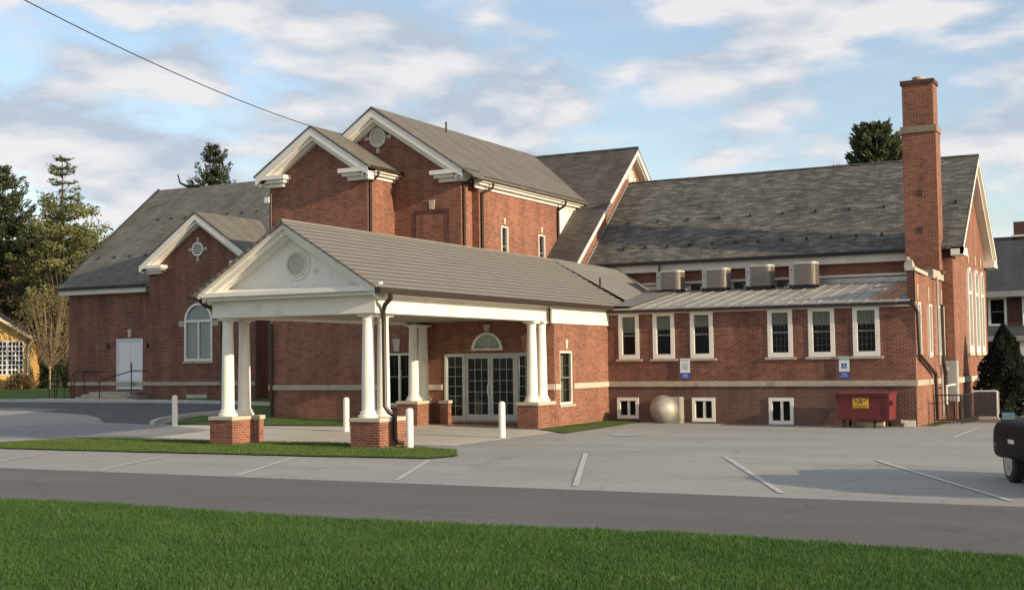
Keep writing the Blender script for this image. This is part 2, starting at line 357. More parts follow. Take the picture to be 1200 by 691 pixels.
def frame_ring(mb, pl, outer, inner, d0, d1):
    n = len(outer)
    for i in range(n):
        j = (i+1) % n
        P = [pl.p(*outer[i], d0), pl.p(*outer[j], d0), pl.p(*inner[j], d0), pl.p(*inner[i], d0)]
        Q = [pl.p(*outer[i], d1), pl.p(*outer[j], d1), pl.p(*inner[j], d1), pl.p(*inner[i], d1)]
        mb.hexa(P+Q)
def keystone(parent, pl, u, z0, z1, w, d=.03, m='limestone_clean'):
    mb = MB(); pl.poly(mb, [(u-w*.36, z0), (u+w*.36, z0), (u+w*.55, z1), (u-w*.55, z1)], 0, d); return mb.build('keystone', m, parent)
def sash(parent, pl, u0, u1, z0, z1, fw=.085, grid=(3, 2, 0), sill=True, blind=0.0, frame_m='white_paint', depth=.05, split=.5, key=False, proud=.02, sillw=.07):
    """double-hung window in a hole u0..u1 x z0..z1"""
    mb = MB(); frame_ring(mb, pl, rect(u0+.002, u1-.002, z0+.002, z1-.002), rect(u0+fw, u1-fw, z0+fw*1.1, z1-fw), -.10, proud)
    w = mb.build('window', frame_m, parent)
    a0, a1, b0, b1 = u0+fw, u1-fw, z0+fw*1.1, z1-fw; zm = b0+(b1-b0)*split
    mb = MB(); pl.box(mb, a0, a1, b0, b1, -.065, -.055); mb.build('pane', 'glass', w)
    mb = MB()
    if split: pl.box(mb, a0, a1, zm-.022, zm+.022, -.052, -.02)
    t = .007
    def bars(za, zb, nx, nz):
        for i in range(1, nx): x = a0+(a1-a0)*i/nx; pl.box(mb, x-t/2, x+t/2, za, zb, -.050, -.042)
        for i in range(1, nz): z = za+(zb-za)*i/nz; pl.box(mb, a0, a1, z-t/2, z+t/2, -.049, -.041)
    if grid:
        bars(zm, b1, grid[0], grid[1])
        if grid[2]: bars(b0, zm, grid[0], grid[2])
    if mb.f: mb.build('glazing_bars', 'muntin', w)
    if blind:
        mb = MB(); zz = b1-(b1-b0)*blind; n = 14
        for i in range(n):
            q0 = a0+(a1-a0)*i/n; q1 = a0+(a1-a0)*(i+1)/n
            pl.box(mb, q0+.002, q1-.002, zz, b1, -.10-(i % 2)*.015, -.095-(i % 2)*.015)
        mb.build('curtain', 'blind', w)
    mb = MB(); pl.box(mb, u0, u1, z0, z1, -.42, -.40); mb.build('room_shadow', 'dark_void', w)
    if sill:
        mb = MB(); pl.box(mb, u0-.09, u1+.09, z0-sillw, z0, -.05, .05); mb.build('sill', 'limestone', w)
    if key: keystone(w, pl, (u0+u1)/2, z1+.06, z1+.26, .13)
    return w
def slope_slab(parent, pts, thick, m, name='roof'):
    """sloping roof sheet from its top polygon, given thickness downwards"""
    mb = MB(); mb.prism([Vector(p) for p in pts], (0, 0, 0), (0, 0, -thick)); return mb.build(name, m, parent)
def rake(parent, pl, a, b, th, d0, d1, m='white_paint', name='rake_board'):
    """sloping cornice board hanging below the line a->b in wall coords"""
    mb = MB(); ua, za = a; ub, zb = b
    pl.poly(mb, [(ua, za), (ub, zb), (ub, zb-th), (ua, za-th)], d0, d1); return mb.build(name, m, parent)
def bar(mb, a, b, r): mb.tube([a, b], r, 6)

# ------------------------------------------------------------------ terrain
def S(t): t = min(max(t, 0), 1); return t*t*(3-2*t)
def gz(x, y): return .6*S((y-24)/17)*S((-x-10)/26)
def axis_vals(lo, hi, step, outer):
    v = [lo-o for o in reversed(outer)]+list(np.arange(lo, hi+1e-6, step))+[hi+o for o in outer]; return [float(q) for q in v]
def ground_sheet():
    xs = axis_vals(-60, 12, 1.0, (15, 40, 120, 400, 1500, 4000)); ys = axis_vals(-4, 60, 1.0, (15, 40, 120, 400, 1500, 4000))
    mb = MB(); mb.v = [(x, y, gz(x, y)-.004) for y in ys for x in xs]; n = len(xs)
    mb.f = [(j*n+i, j*n+i+1, (j+1)*n+i+1, (j+1)*n+i) for j in range(len(ys)-1) for i in range(n-1)]
    o = mb.build('ground', 'turf', None, fixn=False, smooth=True); setp(o, kind='structure'); return o
ground_sheet()
def drape(name, poly, off, m, kind='structure', thick=0, parent=None):
    bm = bmesh.new()
    for t in tessellate_polygon([[Vector((x, y, 0)) for x, y in poly]]):
        vs = [bm.verts.new((*poly[k], 0)) for k in t]; bm.faces.new(vs)
    bmesh.ops.remove_doubles(bm, verts=bm.verts, dist=1e-6)
    X = [p[0] for p in poly]; Y = [p[1] for p in poly]
    for ax, lo, hi in ((0, min(X), max(X)), (1, min(Y), max(Y))):
        lo, hi = max(lo, -60), min(hi, 60)
        for k in range(math.ceil(lo), math.floor(hi)+1):
            co = [0, 0, 0]; no = [0, 0, 0]; co[ax] = k; no[ax] = 1
            bmesh.ops.bisect_plane(bm, geom=bm.verts[:]+bm.edges[:]+bm.faces[:], plane_co=co, plane_no=no, dist=1e-6)
    bmesh.ops.recalc_face_normals(bm, faces=bm.faces)
    for f in bm.faces:
        if f.normal.z < 0: f.normal_flip()
    for v in bm.verts: v.co.z = gz(v.co.x, v.co.y)+off
    if thick:
        ret = bmesh.ops.extrude_face_region(bm, geom=bm.faces[:])
        for e in ret['geom']:
            if isinstance(e, bmesh.types.BMVert): e.co.z -= 0
        # original faces become the underside
        new = {e for e in ret['geom'] if isinstance(e, bmesh.types.BMVert)}
        for v in bm.verts:
            if v not in new: v.co.z -= thick
        bmesh.ops.recalc_face_normals(bm, faces=bm.faces)
    me = bpy.data.meshes.new(name); bm.to_mesh(me); bm.free(); me.materials.append(MATS[m]); uvs(me)
    o = bpy.data.objects.new(name, me); col.objects.link(o)
    if kind: o['kind'] = kind
    if parent: o.parent = parent
    return o
def wobble(poly, amp, step=.35, seed=1, closed=True):
    r = random.Random(seed); out = []; n = len(poly)
    for i in range(n if closed else n-1):
        a = Vector(poly[i]); b = Vector(poly[(i+1) % n]); L = (b-a).length; k = max(1, int(L/step))
        for j in range(k):
            q = a+(b-a)*j/k; out.append((q.x+r.uniform(-amp, amp), q.y+r.uniform(-amp, amp)))
    return out
# parking lot, street, lanes
drape('parking_lot', [(-90, 17.6), (40, 17.6), (40, 42), (-3.6, 42), (-3.6, 60), (-.5, 60), (-.5, 62), (-6.4, 62), (-6.4, 37.2), (-15.05, 37.2), (-16.0, 33), (-28, 33), (-31.5, 37.75), (-90, 37.75)], .004, 'lot_asphalt')
drape('road', [(-90, 13.3), (40, 13.3), (40, 17.6), (-90, 17.6)], .005, 'road_asphalt')
drape('driveway', [(-90, 25.4), (-28.6, 24.9), (-25.2, 26.2), (-24.9, 28.6), (-28.2, 29.9), (-30.2, 29.9), (-33, 28.7), (-40, 28.0), (-90, 28.0)], .010, 'lane_asphalt')
drape('side_road', [(-90, 33.6), (-38, 33.8), (-33.6, 32.6), (-32.1, 31.7), (-30.6, 30.4), (-28.3, 30.1), (-28.95, 31.4), (-29.05, 33.4), (-30, 36.9), (-31.5, 37.7), (-90, 37.7)], .010, 'dark_asphalt')
drape('concrete_pad', [(-24.6, 25.8), (-15.1, 25.8), (-15.1, 31.2), (-16.15, 33.15), (-20.4, 33.15), (-21.5, 31.3), (-24.4, 30.45), (-28.0, 30.1), (-24.9, 28.9)], .012, 'concrete')
isl = [(-27.3, 22.6), (-25.0, 21.75), (-22.5, 21.75), (-19.9, 21.85), (-16.5, 21.95), (-13.6, 22.2), (-13.35, 22.9), (-14.2, 24.4), (-15.75, 25.1), (-18.2, 25.65), (-20, 25.5), (-22, 25.4), (-24.1, 25.5), (-25.3, 25.6), (-26.5, 25.2)]
drape('lawn', wobble(isl, .035, seed=3), .03, 'turf')
drape('lawn', wobble([(-28.0, 30.32), (-28.7, 32.0), (-28.85, 33.0), (-28.2, 33.9), (-26.3, 33.9), (-20.6, 33.2), (-21.6, 31.4), (-24.5, 30.65), (-26.6, 30.45)], .03, seed=4), .03, 'turf')
drape('lawn', wobble([(-16.06, 32.0), (-14.7, 30.9), (-14.95, 36.9), (-16.06, 37.0)], .03, seed=5), .03, 'turf')
# near lawn with raised grass blades
lawn_edge = [(-60, 13.3), (-15.3, 13.2), (-13.3, 13.4), (-11.5, 13.2), (-9.3, 13.13), (-7.0, 13.27), (-5.0, 13.46), (-3.1, 13.32), (-1.5, 13.05), (6, 13.2), (30, 13.2), (30, -4), (-60, -4)]
near = lawn_edge[:1]+wobble(lawn_edge[1:11], .03, .18, 9, closed=False)+lawn_edge[10:]
drape('lawn', near, .02, 'lawn_soil')
def kerb(pts, w=.15, h=.12, back=None):
    mb = MB()
    for i in range(len(pts)-1):
        a = Vector((*pts[i], 0)); b = Vector((*pts[i+1], 0)); d = (b-a).normalized(); nrm = Vector((-d.y, d.x, 0))*w
        k = max(1, int((b-a).length/1.5))
        for j in range(k):
            p = a+(b-a)*j/k; q = a+(b-a)*(j+1)/k-d*.008; c = [p, q, q+nrm, p+nrm]
            mb.hexa([(v.x, v.y, gz(v.x, v.y)-.05) for v in c]+[(v.x, v.y, gz(v.x, v.y)+h) for v in c])
    return mb.build('kerb', 'kerb_concrete', None)
for pts in ([(-90, 37.7), (-29.2, 37.7)], [(-28.15, 30.05), (-28.75, 31.0), (-29.0, 32.0), (-29.02, 33.2), (-28.4, 34.4)]):
    setp(kerb([(x, y) for x, y in reversed(pts)] if pts[0][0] < -80 else pts), kind='structure')
drape('path', [(-43.8, 38.0), (-38.0, 38.0), (-38.5, 40.2), (-43.9, 40.2)], .010, 'concrete')
drape('road_edge', [(-60, 13.1)]+wobble([(-30, 13.42), (-15.3, 13.38), (-13.3, 13.50), (-11.5, 13.30), (-9.3, 13.24), (-7.0, 13.40), (-5.0, 13.56), (-3.1, 13.42), (-1.5, 13.2), (6, 13.3)], .05, .3, 19, closed=False)+[(6, 13.0), (-30, 12.9)], .012, 'verge_grit')
# stall stripes
def stripe(a, b, w=.10, m='line_paint', name='parking_stripe'):
    a = Vector((*a, 0)); b = Vector((*b, 0)); d = (b-a).normalized(); n = Vector((-d.y, d.x, 0))*w/2
    drape(name, [tuple((a-n).xy), tuple((a+n).xy), tuple((b+n).xy), tuple((b-n).xy)], .014, m)
for a, b in (((-13.4, 21.9), (-11.6, 17.95)), ((-16.5, 21.7), (-14.75, 17.75)), ((-19.7, 21.6), (-18.0, 17.75)), ((-23.1, 21.6), (-21.4, 17.9)), ((-26.3, 22.6), (-24.6, 18.3)),
             ((-11.24, 24.6), (-8.45, 18.1)), ((-8.2, 24.5), (-5.25, 18.15)), ((-5.28, 24.5), (-2.2, 18.2)), ((-5.18, 36.3), (-5.1, 32.0))): stripe(a, b)
drape('parking_emblem', [(-13.4, 30.6), (-12.6, 30.4), (-12.5, 31.0), (-13.3, 31.2)], .014, 'blue_line_paint')
mb = MB()

# ------------------------------------------------------------------ church building
church = empty('church_building', 'red brick church complex with white columned porch, slate roofs and tall chimney', 'church', (-18, 34, 0))
class _P: pass
# parent objects keep world coordinates: shift the empty to origin-based children
church.location = (0, 0, 0)
YF = 33.2                                     # front plane of porch wall and tower
F1 = PL('F', YF); F2 = PL('F', 34.7); FL = PL('F', 42.2); FW = PL('F', 41.5); FA = PL('F', 37.0); FH = PL('F', 41.8); FP = PL('F', 35.39)
S1 = PL('S', -22.42); S2 = PL('S', -19.97); S3 = PL('S', -19.72); SE = PL('S', -16.1); SA = PL('S', -6.84); SH = PL('S', -6.52); ST = PL('S', -18.8)

# --- tower block (front gable)
wall(church, F1, [(-26.2, .0), (-22.42, .0), (-22.42, 7.85), (-24.3, 9.12), (-26.2, 7.85)])
wall(church, S1, rect(YF, 34.7, 3.2, 7.85))
wall(church, PL('L', -26.2), rect(YF, 42.2, 0, 7.9))
def gable_top(pl, u0, u1, uc, ze, zp, yb, ov, m, dd=.4, th=.20, thr=.12, ret=1.0, side=.28, soff=True, capm='white_paint', retL=True, retR=True):
    """boxed raking cornices, cornice returns and a two slope roof; roof runs back from the wall by yb metres"""
    # raking cornice: two stepped boards each side
    for sgn, ue in ((-1, u0), (1, u1)):
        tip = (ue+sgn*side, ze); top = (uc, zp)
        sl = (zp-ze)/abs(uc-tip[0])
        rake(church, pl, (tip[0], ze+.0), (uc, zp), th*1.25, dd-.10, dd, capm)
        rake(church, pl, (tip[0]-sgn*.06, ze+.06*sl-.09), (uc, zp-.09), th*1.45, .0, dd-.10, capm)
        rake(church, pl, (tip[0]-sgn*.30, ze+.30*sl-.30), (uc, zp-.30), th*.75, .0, dd-.24, capm, 'frieze_board')
        if (sgn < 0 and retL) or (sgn > 0 and retR):
            mb = MB(); a, b = sorted((ue+sgn*side, ue-sgn*ret)); pl.box(mb, a, b, ze-.11, ze+.02, 0, dd+.002); 
            a, b = sorted((ue+sgn*(side-.09), ue-sgn*(ret-.09))); pl.box(mb, a, b, ze-.21, ze-.11, 0, dd-.10)
            a, b = sorted((ue+sgn*(side-.17), ue-sgn*(ret-.2))); pl.box(mb, a, b, ze-.33, ze-.21, 0, dd-.24)
            # small sloping cap on the return
            mb.build('cornice_return', capm, church)
def two_slope(xc, zp, xl, zl, xr, zr, y0, y1, m, th=.06, yl1=None, yr1=None, right=True, left=True):
    if left: slope_slab(church, [(xl, y0, zl), (xc, y0, zp), (xc, y1, zp), (xl, yl1 or y1, zl)], th, m)
    if right: slope_slab(church, [(xc, y0, zp), (xr, y0, zr), (xr, yr1 or y1, zr), (xc, y1, zp)], th, m)
gable_top(F1, -26.2, -22.42, -24.3, 7.92, 9.33, 1.5, .4, 'shingle', ret=.85)
two_slope(-24.3, 9.40, -26.54, 7.96, -22.08, 7.96, YF-.42, 34.72, 'shingle')
# eave of the tower's sunlit side
def eave(pl, y0, y1, z, d=.34, m='white_paint', gut=True):
    mb = MB(); pl.box(mb, y0, y1, z-.13, z-.01, 0, d-.06); pl.box(mb, y0, y1, z-.20, z-.13, 0, d-.16); mb.build('cornice', m, church)
    mb = MB(); pl.box(mb, y0, y1, z-.30, z-.20, 0, .05); mb.build('frieze_board', m, church)
    if gut: mb = MB(); pl.box(mb, y0, y1, z-.07, z+.03, d-.05, d+.05); mb.build('gutter', 'bronze_metal', church, bevel=.015)
eave(S1, YF-.35, 34.69, 7.95)
def downspout(pl, u, z0, z1, d=.06, m='bronze_metal', kick=True, r=.045, ud=None):
    mb = MB(); pts = []
    if kick: pts += [pl.p(u if ud is None else ud, z1+.28, .36), pl.p(u if ud is None else ud, z1+.14, .33), pl.p(u, z1-.02, d)]
    pts += [pl.p(u, z1-.1, d), pl.p(u, z0, d)]
    mb.tube(pts, r, 8); return mb.build('downspout', m, church)
downspout(S1, YF+.07, 3.4, 7.55)
downspout(F1, -26.12, .3, 7.5, m='bronze_metal', kick=False)
mb = MB(); mb.box(-26.32, -26.14, YF-.14, YF-.03, 7.12, 7.30); mb.build('floodlight', 'sign_white', church)

# --- great hall (second gable)
wall(church, F2, [(-26.05, 3.2), (-19.97, 3.2), (-19.97, 7.9), (-23.01, 9.95), (-26.05, 7.9)])
gable_top(F2, -26.05, -19.97, -23.01, 7.86, 10.03, 8, .4, 'shingle', ret=.9, retL=False)
wall(church, S2, rect(34.7, 35.39, 3.2, 7.85)); wall(church, FP, rect(-19.97, -19.72, 3.2, 7.6))
# blind bay outlined in soldier bricks, with keystone
mb = MB(); F2.box(mb, -21.05, -19.5-.95, 3.2, 6.78, -.04, .001)
mb = MB()
for u in (-21.62, -20.42): F2.box(mb, u-.03, u+.03, 3.5, 6.62, 0, .02)
F2.box(mb, -21.65, -20.39, 6.62, 6.72, 0, .02); mb.build('brick_surround', 'brick_dark', church)
keystone(church, F2, -21.02, 6.72, 7.02, .20)
# round louvre with four keys
def oculus(pl, u, z, r, louvre, m='old_white_paint', key=True, slats=9, fr=.055, rz=None):
    mb = MB(); o = arc(u, z, r, 0, 360, 28, rz)[:-1]; i = arc(u, z, r-fr, 0, 360, 28, (rz or r)-fr)[:-1]; frame_ring(mb, pl, o, i, 0, .06); v = mb.build('round_vent', m, church)
    mb = MB(); pl.poly(mb, arc(u, z, r-fr+.002, 0, 360, 28, (rz or r)-fr+.002)[:-1], .001, .006); mb.build('vent_backing', louvre, v)
    mb = MB(); rr = r-fr
    for k in range(slats):
        zz = -rr+2*rr*(k+.5)/slats; hw = math.sqrt(max(0, rr*rr-zz*zz)); 
        if hw > .03: pl.box(mb, u-hw, u+hw, z+zz-rr*.45/slats, z+zz+rr*.45/slats, .006, .035)
    mb.build('louvre', m, v)
    if key:
        for a in (0, 90, 180, 270):
            du, dz = math.cos(R(a)), math.sin(R(a)); q = [(u+du*(r+.01)-dz*.045, z+dz*(r+.01)+du*.045), (u+du*(r+.01)+dz*.045, z+dz*(r+.01)-du*.045), (u+du*(r+.19)+dz*.075, z+dz*(r+.19)-du*.075), (u+du*(r+.19)-dz*.075, z+dz*(r+.19)+du*.075)]
            mb = MB(); pl.poly(mb, q, 0, .03); mb.build('keystone', 'limestone_clean', v)
    return v
oculus(F2, -23.02, 9.17, .31, 'old_white_paint', slats=11)
hs = (10.10-7.60)/3.66
wins2 = [(36.83, 37.30), (39.52, 40.02)]
wall(church, S3, rect(35.39, 41.14, 3.2, 7.6), [rect(a, b, 5.0, 6.32 if i == 0 else 6.26) for i, (a, b) in enumerate(wins2)])
for i, (a, b) in enumerate(wins2): sash(church, S3, a, b, 5.0, 6.32 if i == 0 else 6.26, fw=.05, key=True, sill=False, grid=(2, 2, 2))
wall(church, S3, [(41.14, 4.6), (45, 4.6), (45, 7.6), (41.14, 7.6)], m='stucco', label='cream stucco panel')
mb = MB(); S3.box(mb, 41.07, 41.17, 4.6, 7.42, 0, .03); mb.build('corner_board', 'bronze_metal', church)
eave(S2, 34.35, 35.34, 7.86, d=.30); eave(S3, 35.10, 43.2, 7.66, d=.36)
two_slope(-23.01, 10.12, -26.4, 7.78, -19.30, 7.64, 34.28, 46, 'shingle', yl1=44, yr1=44.5)
downspout(S2, 34.80, 3.4, 7.45); downspout(S3, 35.5, 3.4, 7.25, ud=35.7); downspout(S3, 41.02, 4.2, 7.25)
mb = MB(); mb.tube([(-22.6, 38.3, 9.7), (-22.6, 38.3, 10.22)], .035, 8); mb.build('vent_pipe', 'bronze_metal', church)

# --- transept roof and its +X gable
TS = .82
def tz(y): return 9.97-TS*abs(y-45.6)
slope_slab(church, [(-27.5, 39.2, tz(39.2)), (-18.45, 39.2, tz(39.2)), (-18.45, 45.6, 9.97), (-27.5, 45.6, 9.97)], .07, 'slate_brown')
slope_slab(church, [(-27.5, 45.6, 9.97), (-18.45, 45.6, 9.97), (-18.45, 52, tz(52)), (-27.5, 52, tz(52))], .07, 'slate_brown')
mb = MB(); mb.tube([(-27.5, 45.6, 9.99), (-18.44, 45.6, 9.99)], .05, 6); mb.build('ridge_cap', 'slate', church)
wall(church, ST, [(39.6, 3.5), (51.6, 3.5), (51.6, tz(51.6)-.08), (45.6, 9.85), (39.6, tz(39.6)-.08)], [arc(45.6, 8.82, .3, 0, 360, 20)[:-1]])
for a, b in (((39.2, tz(39.2)-.03), (45.6, 9.94)), ((52.0, tz(52.0)-.03), (45.6, 9.94))):
    rake(church, ST, a, b, .24, .26, .34, 'white_paint'); rake(church, ST, a, b, .30, .0, .26, 'old_white_paint', 'frieze_board')
v = oculus(ST, 45.6, 8.82, .32, 'old_white_paint', key=True, slats=6)

# --- right hall (slate roof along X)
HS = .845
def hz(y): return 8.60-HS*abs(y-45.3)
slope_slab(church, [(-18.78, 41.38, hz(41.38)), (-6.15, 41.38, hz(41.38)), (-6.15, 45.3, 8.60), (-18.78, 45.3, 8.60)], .07, 'slate').name = 'roof'
slope_slab(church, [(-18.78, 45.3, 8.60), (-6.15, 45.3, 8.60), (-6.15, 49.2, hz(49.2)), (-18.78, 49.2, hz(49.2))], .07, 'slate')
mb = MB(); mb.tube([(-18.7, 45.3, 8.61), (-6.14, 45.3, 8.61)], .045, 6); mb.build('ridge_cap', 'slate', church)
# stepped flashing where the slate meets the transept gable
mb = MB(); n = 26
for k in range(n):
    y = 41.5+(45.1-41.5)*k/n; ST.box(mb, y, y+.10, hz(y)-.02, hz(y)+.13, .003, .012)
mb.build('step_flashing', 'bronze_metal', church)
mb = MB(); ST.poly(mb, [(41.4, hz(41.4)+.0), (45.3, 8.60), (45.3, 8.66), (41.4, hz(41.4)+.06)], .012, .05); mb.build('flashing', 'galvanised', church)
wall(church, FH, rect(-18.7, -6.52, 3.4, 5.25))
aw = []
for k, (a, b) in enumerate(((44.25, 45.15), (45.75, 46.65), (47.1, 47.85))):
    aw.append([(a, 2.05), (b, 2.05), (b, 4.1)]+[(q, z) for q, z in arc((a+b)/2, 4.1, (b-a)/2, 0, 180, 8, .75)][1:-1]+[(a, 4.1)])
wall(church, SH, [(41.8, -.2), (48.8, -.2), (48.8, hz(48.8)-.09), (45.3, 8.50), (41.8, hz(41.8)-.09)], aw, depth=.16)
for h in aw:
    mb = MB(); cu = sum(p[0] for p in h)/len(h); cz = sum(p[1] for p in h)/len(h)
    inner = [(cu+(u-cu)*.74, cz+(z-cz)*.90) for u, z in h]; frame_ring(mb, SH, h, inner, -.10, .07); w = mb.build('window', 'white_paint', church); w['label'] = 'tall pointed window with white frame'
    mb = MB(); SH.poly(mb, [(cu+(u-cu)*.78, cz+(z-cz)*.92) for u, z in h], -.07, -.06); mb.build('pane', 'leaded_glass', w)
    mb = MB(); SH.box(mb, cu-.03, cu+.03, h[0][1]+.1, 4.3, -.05, .0); SH.box(mb, cu-.34, cu+.34, 3.96, 4.06, -.05, .03); mb.build('mullion', 'white_paint', w)
    mb = MB(); SH.box(mb, h[0][0]-.08, h[1][0]+.08, 1.95, 2.05, -.05, .08); mb.build('sill', 'limestone_clean', w)
    keystone(w, SH, cu, 4.98, 5.32, .16)
# corner pilaster of that gable wall and the rakes
mb = MB(); mb.box(-6.84, -6.50, 41.55, 41.81, 0.0, 4.95); mb.build('pilaster', 'brick', church)
for s_, e_ in ((41.38, 1), (49.2, -1)):
    rake(church, SH, (s_, hz(s_)-.02), (45.3, 8.58), .22, .27, .37, 'white_paint'); rake(church, SH, (s_+e_*.1, hz(s_+e_*.1)-.12), (45.3, 8.46), .26, .0, .27, 'old_white_paint', 'frieze_board')
    mb = MB(); a, b = sorted((s_, s_+e_*.85)); SH.box(mb, a, b, hz(s_)-.26, hz(s_)-.02, 0, .37); mb.build('cornice_return', 'white_paint', church)
# eave boards, clerestory trim behind the condensers
mb = MB(); FH.box(mb, -18.7, -7.85, 4.93, 5.24, .0, .30); mb.build('cornice', 'old_white_paint', church)
mb = MB(); FH.box(mb, -18.7, -7.85, 5.17, 5.27, .36, .46); mb.build('gutter', 'black_iron', church)
mb = MB(); FH.box(mb, -18.5, -7.0, 4.50, 4.58, .0, .07); mb.build('trim_board', 'old_white_paint', church)
mb = MB(); FH.box(mb, -18.5, -7.0, 4.27, 4.46, .0, .10); mb.build('flashing', 'galvanised', church)
# snow guards
def guards(rows, roofobj, zf, y_or, m='black_iron'):
    first = None
    for (x0, x1, n, yy) in rows:
        for k in range(n):
            x = x0+(x1-x0)*k/(n-1); z = zf(yy)
            if first is None:
                mb = MB(); mb.hexa([(-.035, -.07, -.02), (.035, -.07, -.02), (.035, .05, -.02), (-.035, .05, -.02), (-.03, -.02, .085), (.03, -.02, .085), (.03, .03, .07), (-.03, .03, .07)]); o = mb.build('snow_guard', m, church); first = o
            else: o = first.copy(); col.objects.link(o); o.parent = church
            o.location = (x, yy, z)
guards([(-17.6, -7.9, 13, 42.0), (-17.9, -6.6, 11, 43.2)], None, hz, None)

# --- annex wing with low metal roof
wu = [(-15.73+k, -15.05+k) for k in (0, 1.15, 2.22)]; wu = [(-15.73, -15.05), (-14.60, -13.90), (-13.40, -12.68), (-11.02, -10.28), (-9.82, -9.06), (-8.55, -7.80)]
wb = [(-15.81, -15.10, .12), (-13.38, -12.66, .05), (-11.03, -10.30, .0)]
wall(church, FA, rect(-16.1, -6.84, 1.12, 3.42), [rect(a, b, 1.96, 3.38) for a, b in wu], m='brick_old')
wall(church, FA, rect(-16.1, -6.84, -.15, 1.12), [rect(a, b, z+.02, .79) for a, b, z in wb], m='brick_grimy')
for i, (a, b) in enumerate(wu): sash(church, FA, a, b, 1.96, 3.38, fw=.125, grid=(4, 3, 3) if i > 2 else (4, 1, 0), blind=(.42, .36, .30, .30, .34, .33)[i])
for a, b, z in wb:
    w = sash(church, FA, a, b, z+.02, .79, fw=.10, grid=None, sill=False, split=0, proud=.03)
    mb = MB(); c = (a+b)/2; FA.box(mb, c-.02, c+.035, z+.13, .69, -.055, .0); FA.box(mb, c+.035, c+.055, z+.13, .69, -.055, -.01); mb.build('mullion', 'white_paint', w)
mb = MB(); FA.box(mb, -16.08, -6.80, 1.12, 1.28, .002, .045); mb.build('belt_course', 'limestone', church)
mb = MB(); FA.box(mb, -16.05, -6.84, 3.33, 3.45, .003, .06); mb.build('frieze_board', 'old_white_paint', church)
mb = MB(); FA.box(mb, -16.0, -6.80, 3.37, 3.48, .12, .24); mb.build('gutter', 'bronze_metal', church, bevel=.02)
def mz(y): return 3.50+.165*(y-36.8)
xs_ = [-15.9+k*.44 for k in range(21)]
slope_slab(church, [(-16.1, 36.78, mz(36.78)), (-8.05, 36.78, mz(36.78)), (-8.05, 41.8, mz(41.8)), (-16.1, 41.8, mz(41.8))], .05, 'seam_metal')
slope_slab(church, [(-8.049, 36.78, mz(36.78)), (-7.35, 36.78, mz(36.78)), (-7.35, 41.8, mz(41.8)), (-8.049, 41.8, mz(41.8))], .05, 'rusty_metal')['label'] = 'rusty orange roof panel'
slope_slab(church, [(-7.349, 36.78, mz(36.78)), (-6.95, 36.78, mz(36.78)), (-6.95, 41.8, mz(41.8)), (-7.349, 41.8, mz(41.8))], .05, 'blue_metal')
mb = MB()
for k in range(20):
    x = -15.2+k*.44
    if x > -7.1: break
    mb.hexa([(x-.014, 36.76, mz(36.76)-.02), (x+.014, 36.76, mz(36.76)-.02), (x+.014, 41.7, mz(41.7)-.02), (x-.014, 41.7, mz(41.7)-.02), (x-.010, 36.76, mz(36.76)+.022), (x+.010, 36.76, mz(36.76)+.022), (x+.010, 41.7, mz(41.7)+.022), (x-.010, 41.7, mz(41.7)+.022)])
    mb.box(x-.03, x+.03, 36.745, 36.77, mz(36.76)-.05, mz(36.76)+.05)
mb.build('standing_seams', 'seam_metal', church)
mb = MB(); mb.box(-15.9, -6.95, 36.74, 36.80, 3.46, 3.505); mb.build('drip_edge', 'galvanised', church)
# side parapet wall, its coping and tall windows
sw = [(37.25, 37.62), (38.9, 39.35), (40.35, 40.75), (41.15, 41.45)]
wall(church, SA, [(37.0, -.15), (41.8, -.15), (41.8, 4.25), (37.9, 4.25), (37.0, 4.32)], [rect(a, b, 1.96, 3.45) for a, b in sw], depth=.2)
for a, b in sw:
    w = sash(church, SA, a, b, 1.96, 3.45, fw=.07, grid=None, sill=True, proud=.07); keystone(w, SA, (a+b)/2, 3.52, 3.95, .12)
wall(church, PL('L', -6.97), [(37.0, 3.4), (41.8, 4.0), (41.8, 4.25), (37.9, 4.25), (37.0, 4.32)], m='brick_dark')
mb = MB(); mb.box(-7.02, -6.97+.13, 36.995, 37.0+.16, 3.45, 4.32); mb.build('parapet_end', 'brick_dark', church)
mb = MB(); mb.hexa([(-7.06, 36.94, 4.32), (-6.78, 36.94, 4.32), (-6.78, 38.9, 4.25), (-7.06, 38.9, 4.25), (-7.06, 36.94, 4.42), (-6.78, 36.94, 4.42), (-6.78, 38.9, 4.35), (-7.06, 38.9, 4.35)]); mb.build('coping', 'limestone_clean', church)
mb = MB(); mb.hexa([(-7.06, 39.6, 4.24), (-6.76, 39.6, 4.24), (-6.76, 41.5, 4.24), (-7.06, 41.5, 4.24), (-7.06, 39.6, 4.50), (-6.76, 39.6, 4.50), (-6.76, 41.5, 4.50), (-7.06, 41.5, 4.50)]); mb.build('coping', 'limestone', church)
mb = MB(); SA.box(mb, 37.0, 41.55, 1.12, 1.28, .002, .045); mb.build('belt_course', 'limestone', church)
mb = MB(); SH.box(mb, 41.81, 48.8, 1.10, 1.28, .002, .05); mb.build('belt_course', 'limestone_clean', church)
# scroll shaped stone finial at the parapet corner
mb = MB(); mb.hexa([(-7.10, 36.98, 4.40), (-6.84, 36.96, 4.41), (-6.82, 37.25, 4.41), (-7.08, 37.28, 4.40), (-7.07, 37.02, 4.58), (-6.86, 36.99, 4.62), (-6.90, 37.2, 4.64), (-7.05, 37.22, 4.57)]); mb.hexa([(-7.02, 37.0, 4.58), (-6.93, 37.0, 4.6), (-6.93, 37.15, 4.6), (-7.02, 37.15, 4.58), (-7.02, 37.04, 4.72), (-6.96, 37.04, 4.70), (-6.96, 37.1, 4.70), (-7.02, 37.1, 4.72)]); mb.build('parapet_stone', 'limestone_clean', church, bevel=.01)
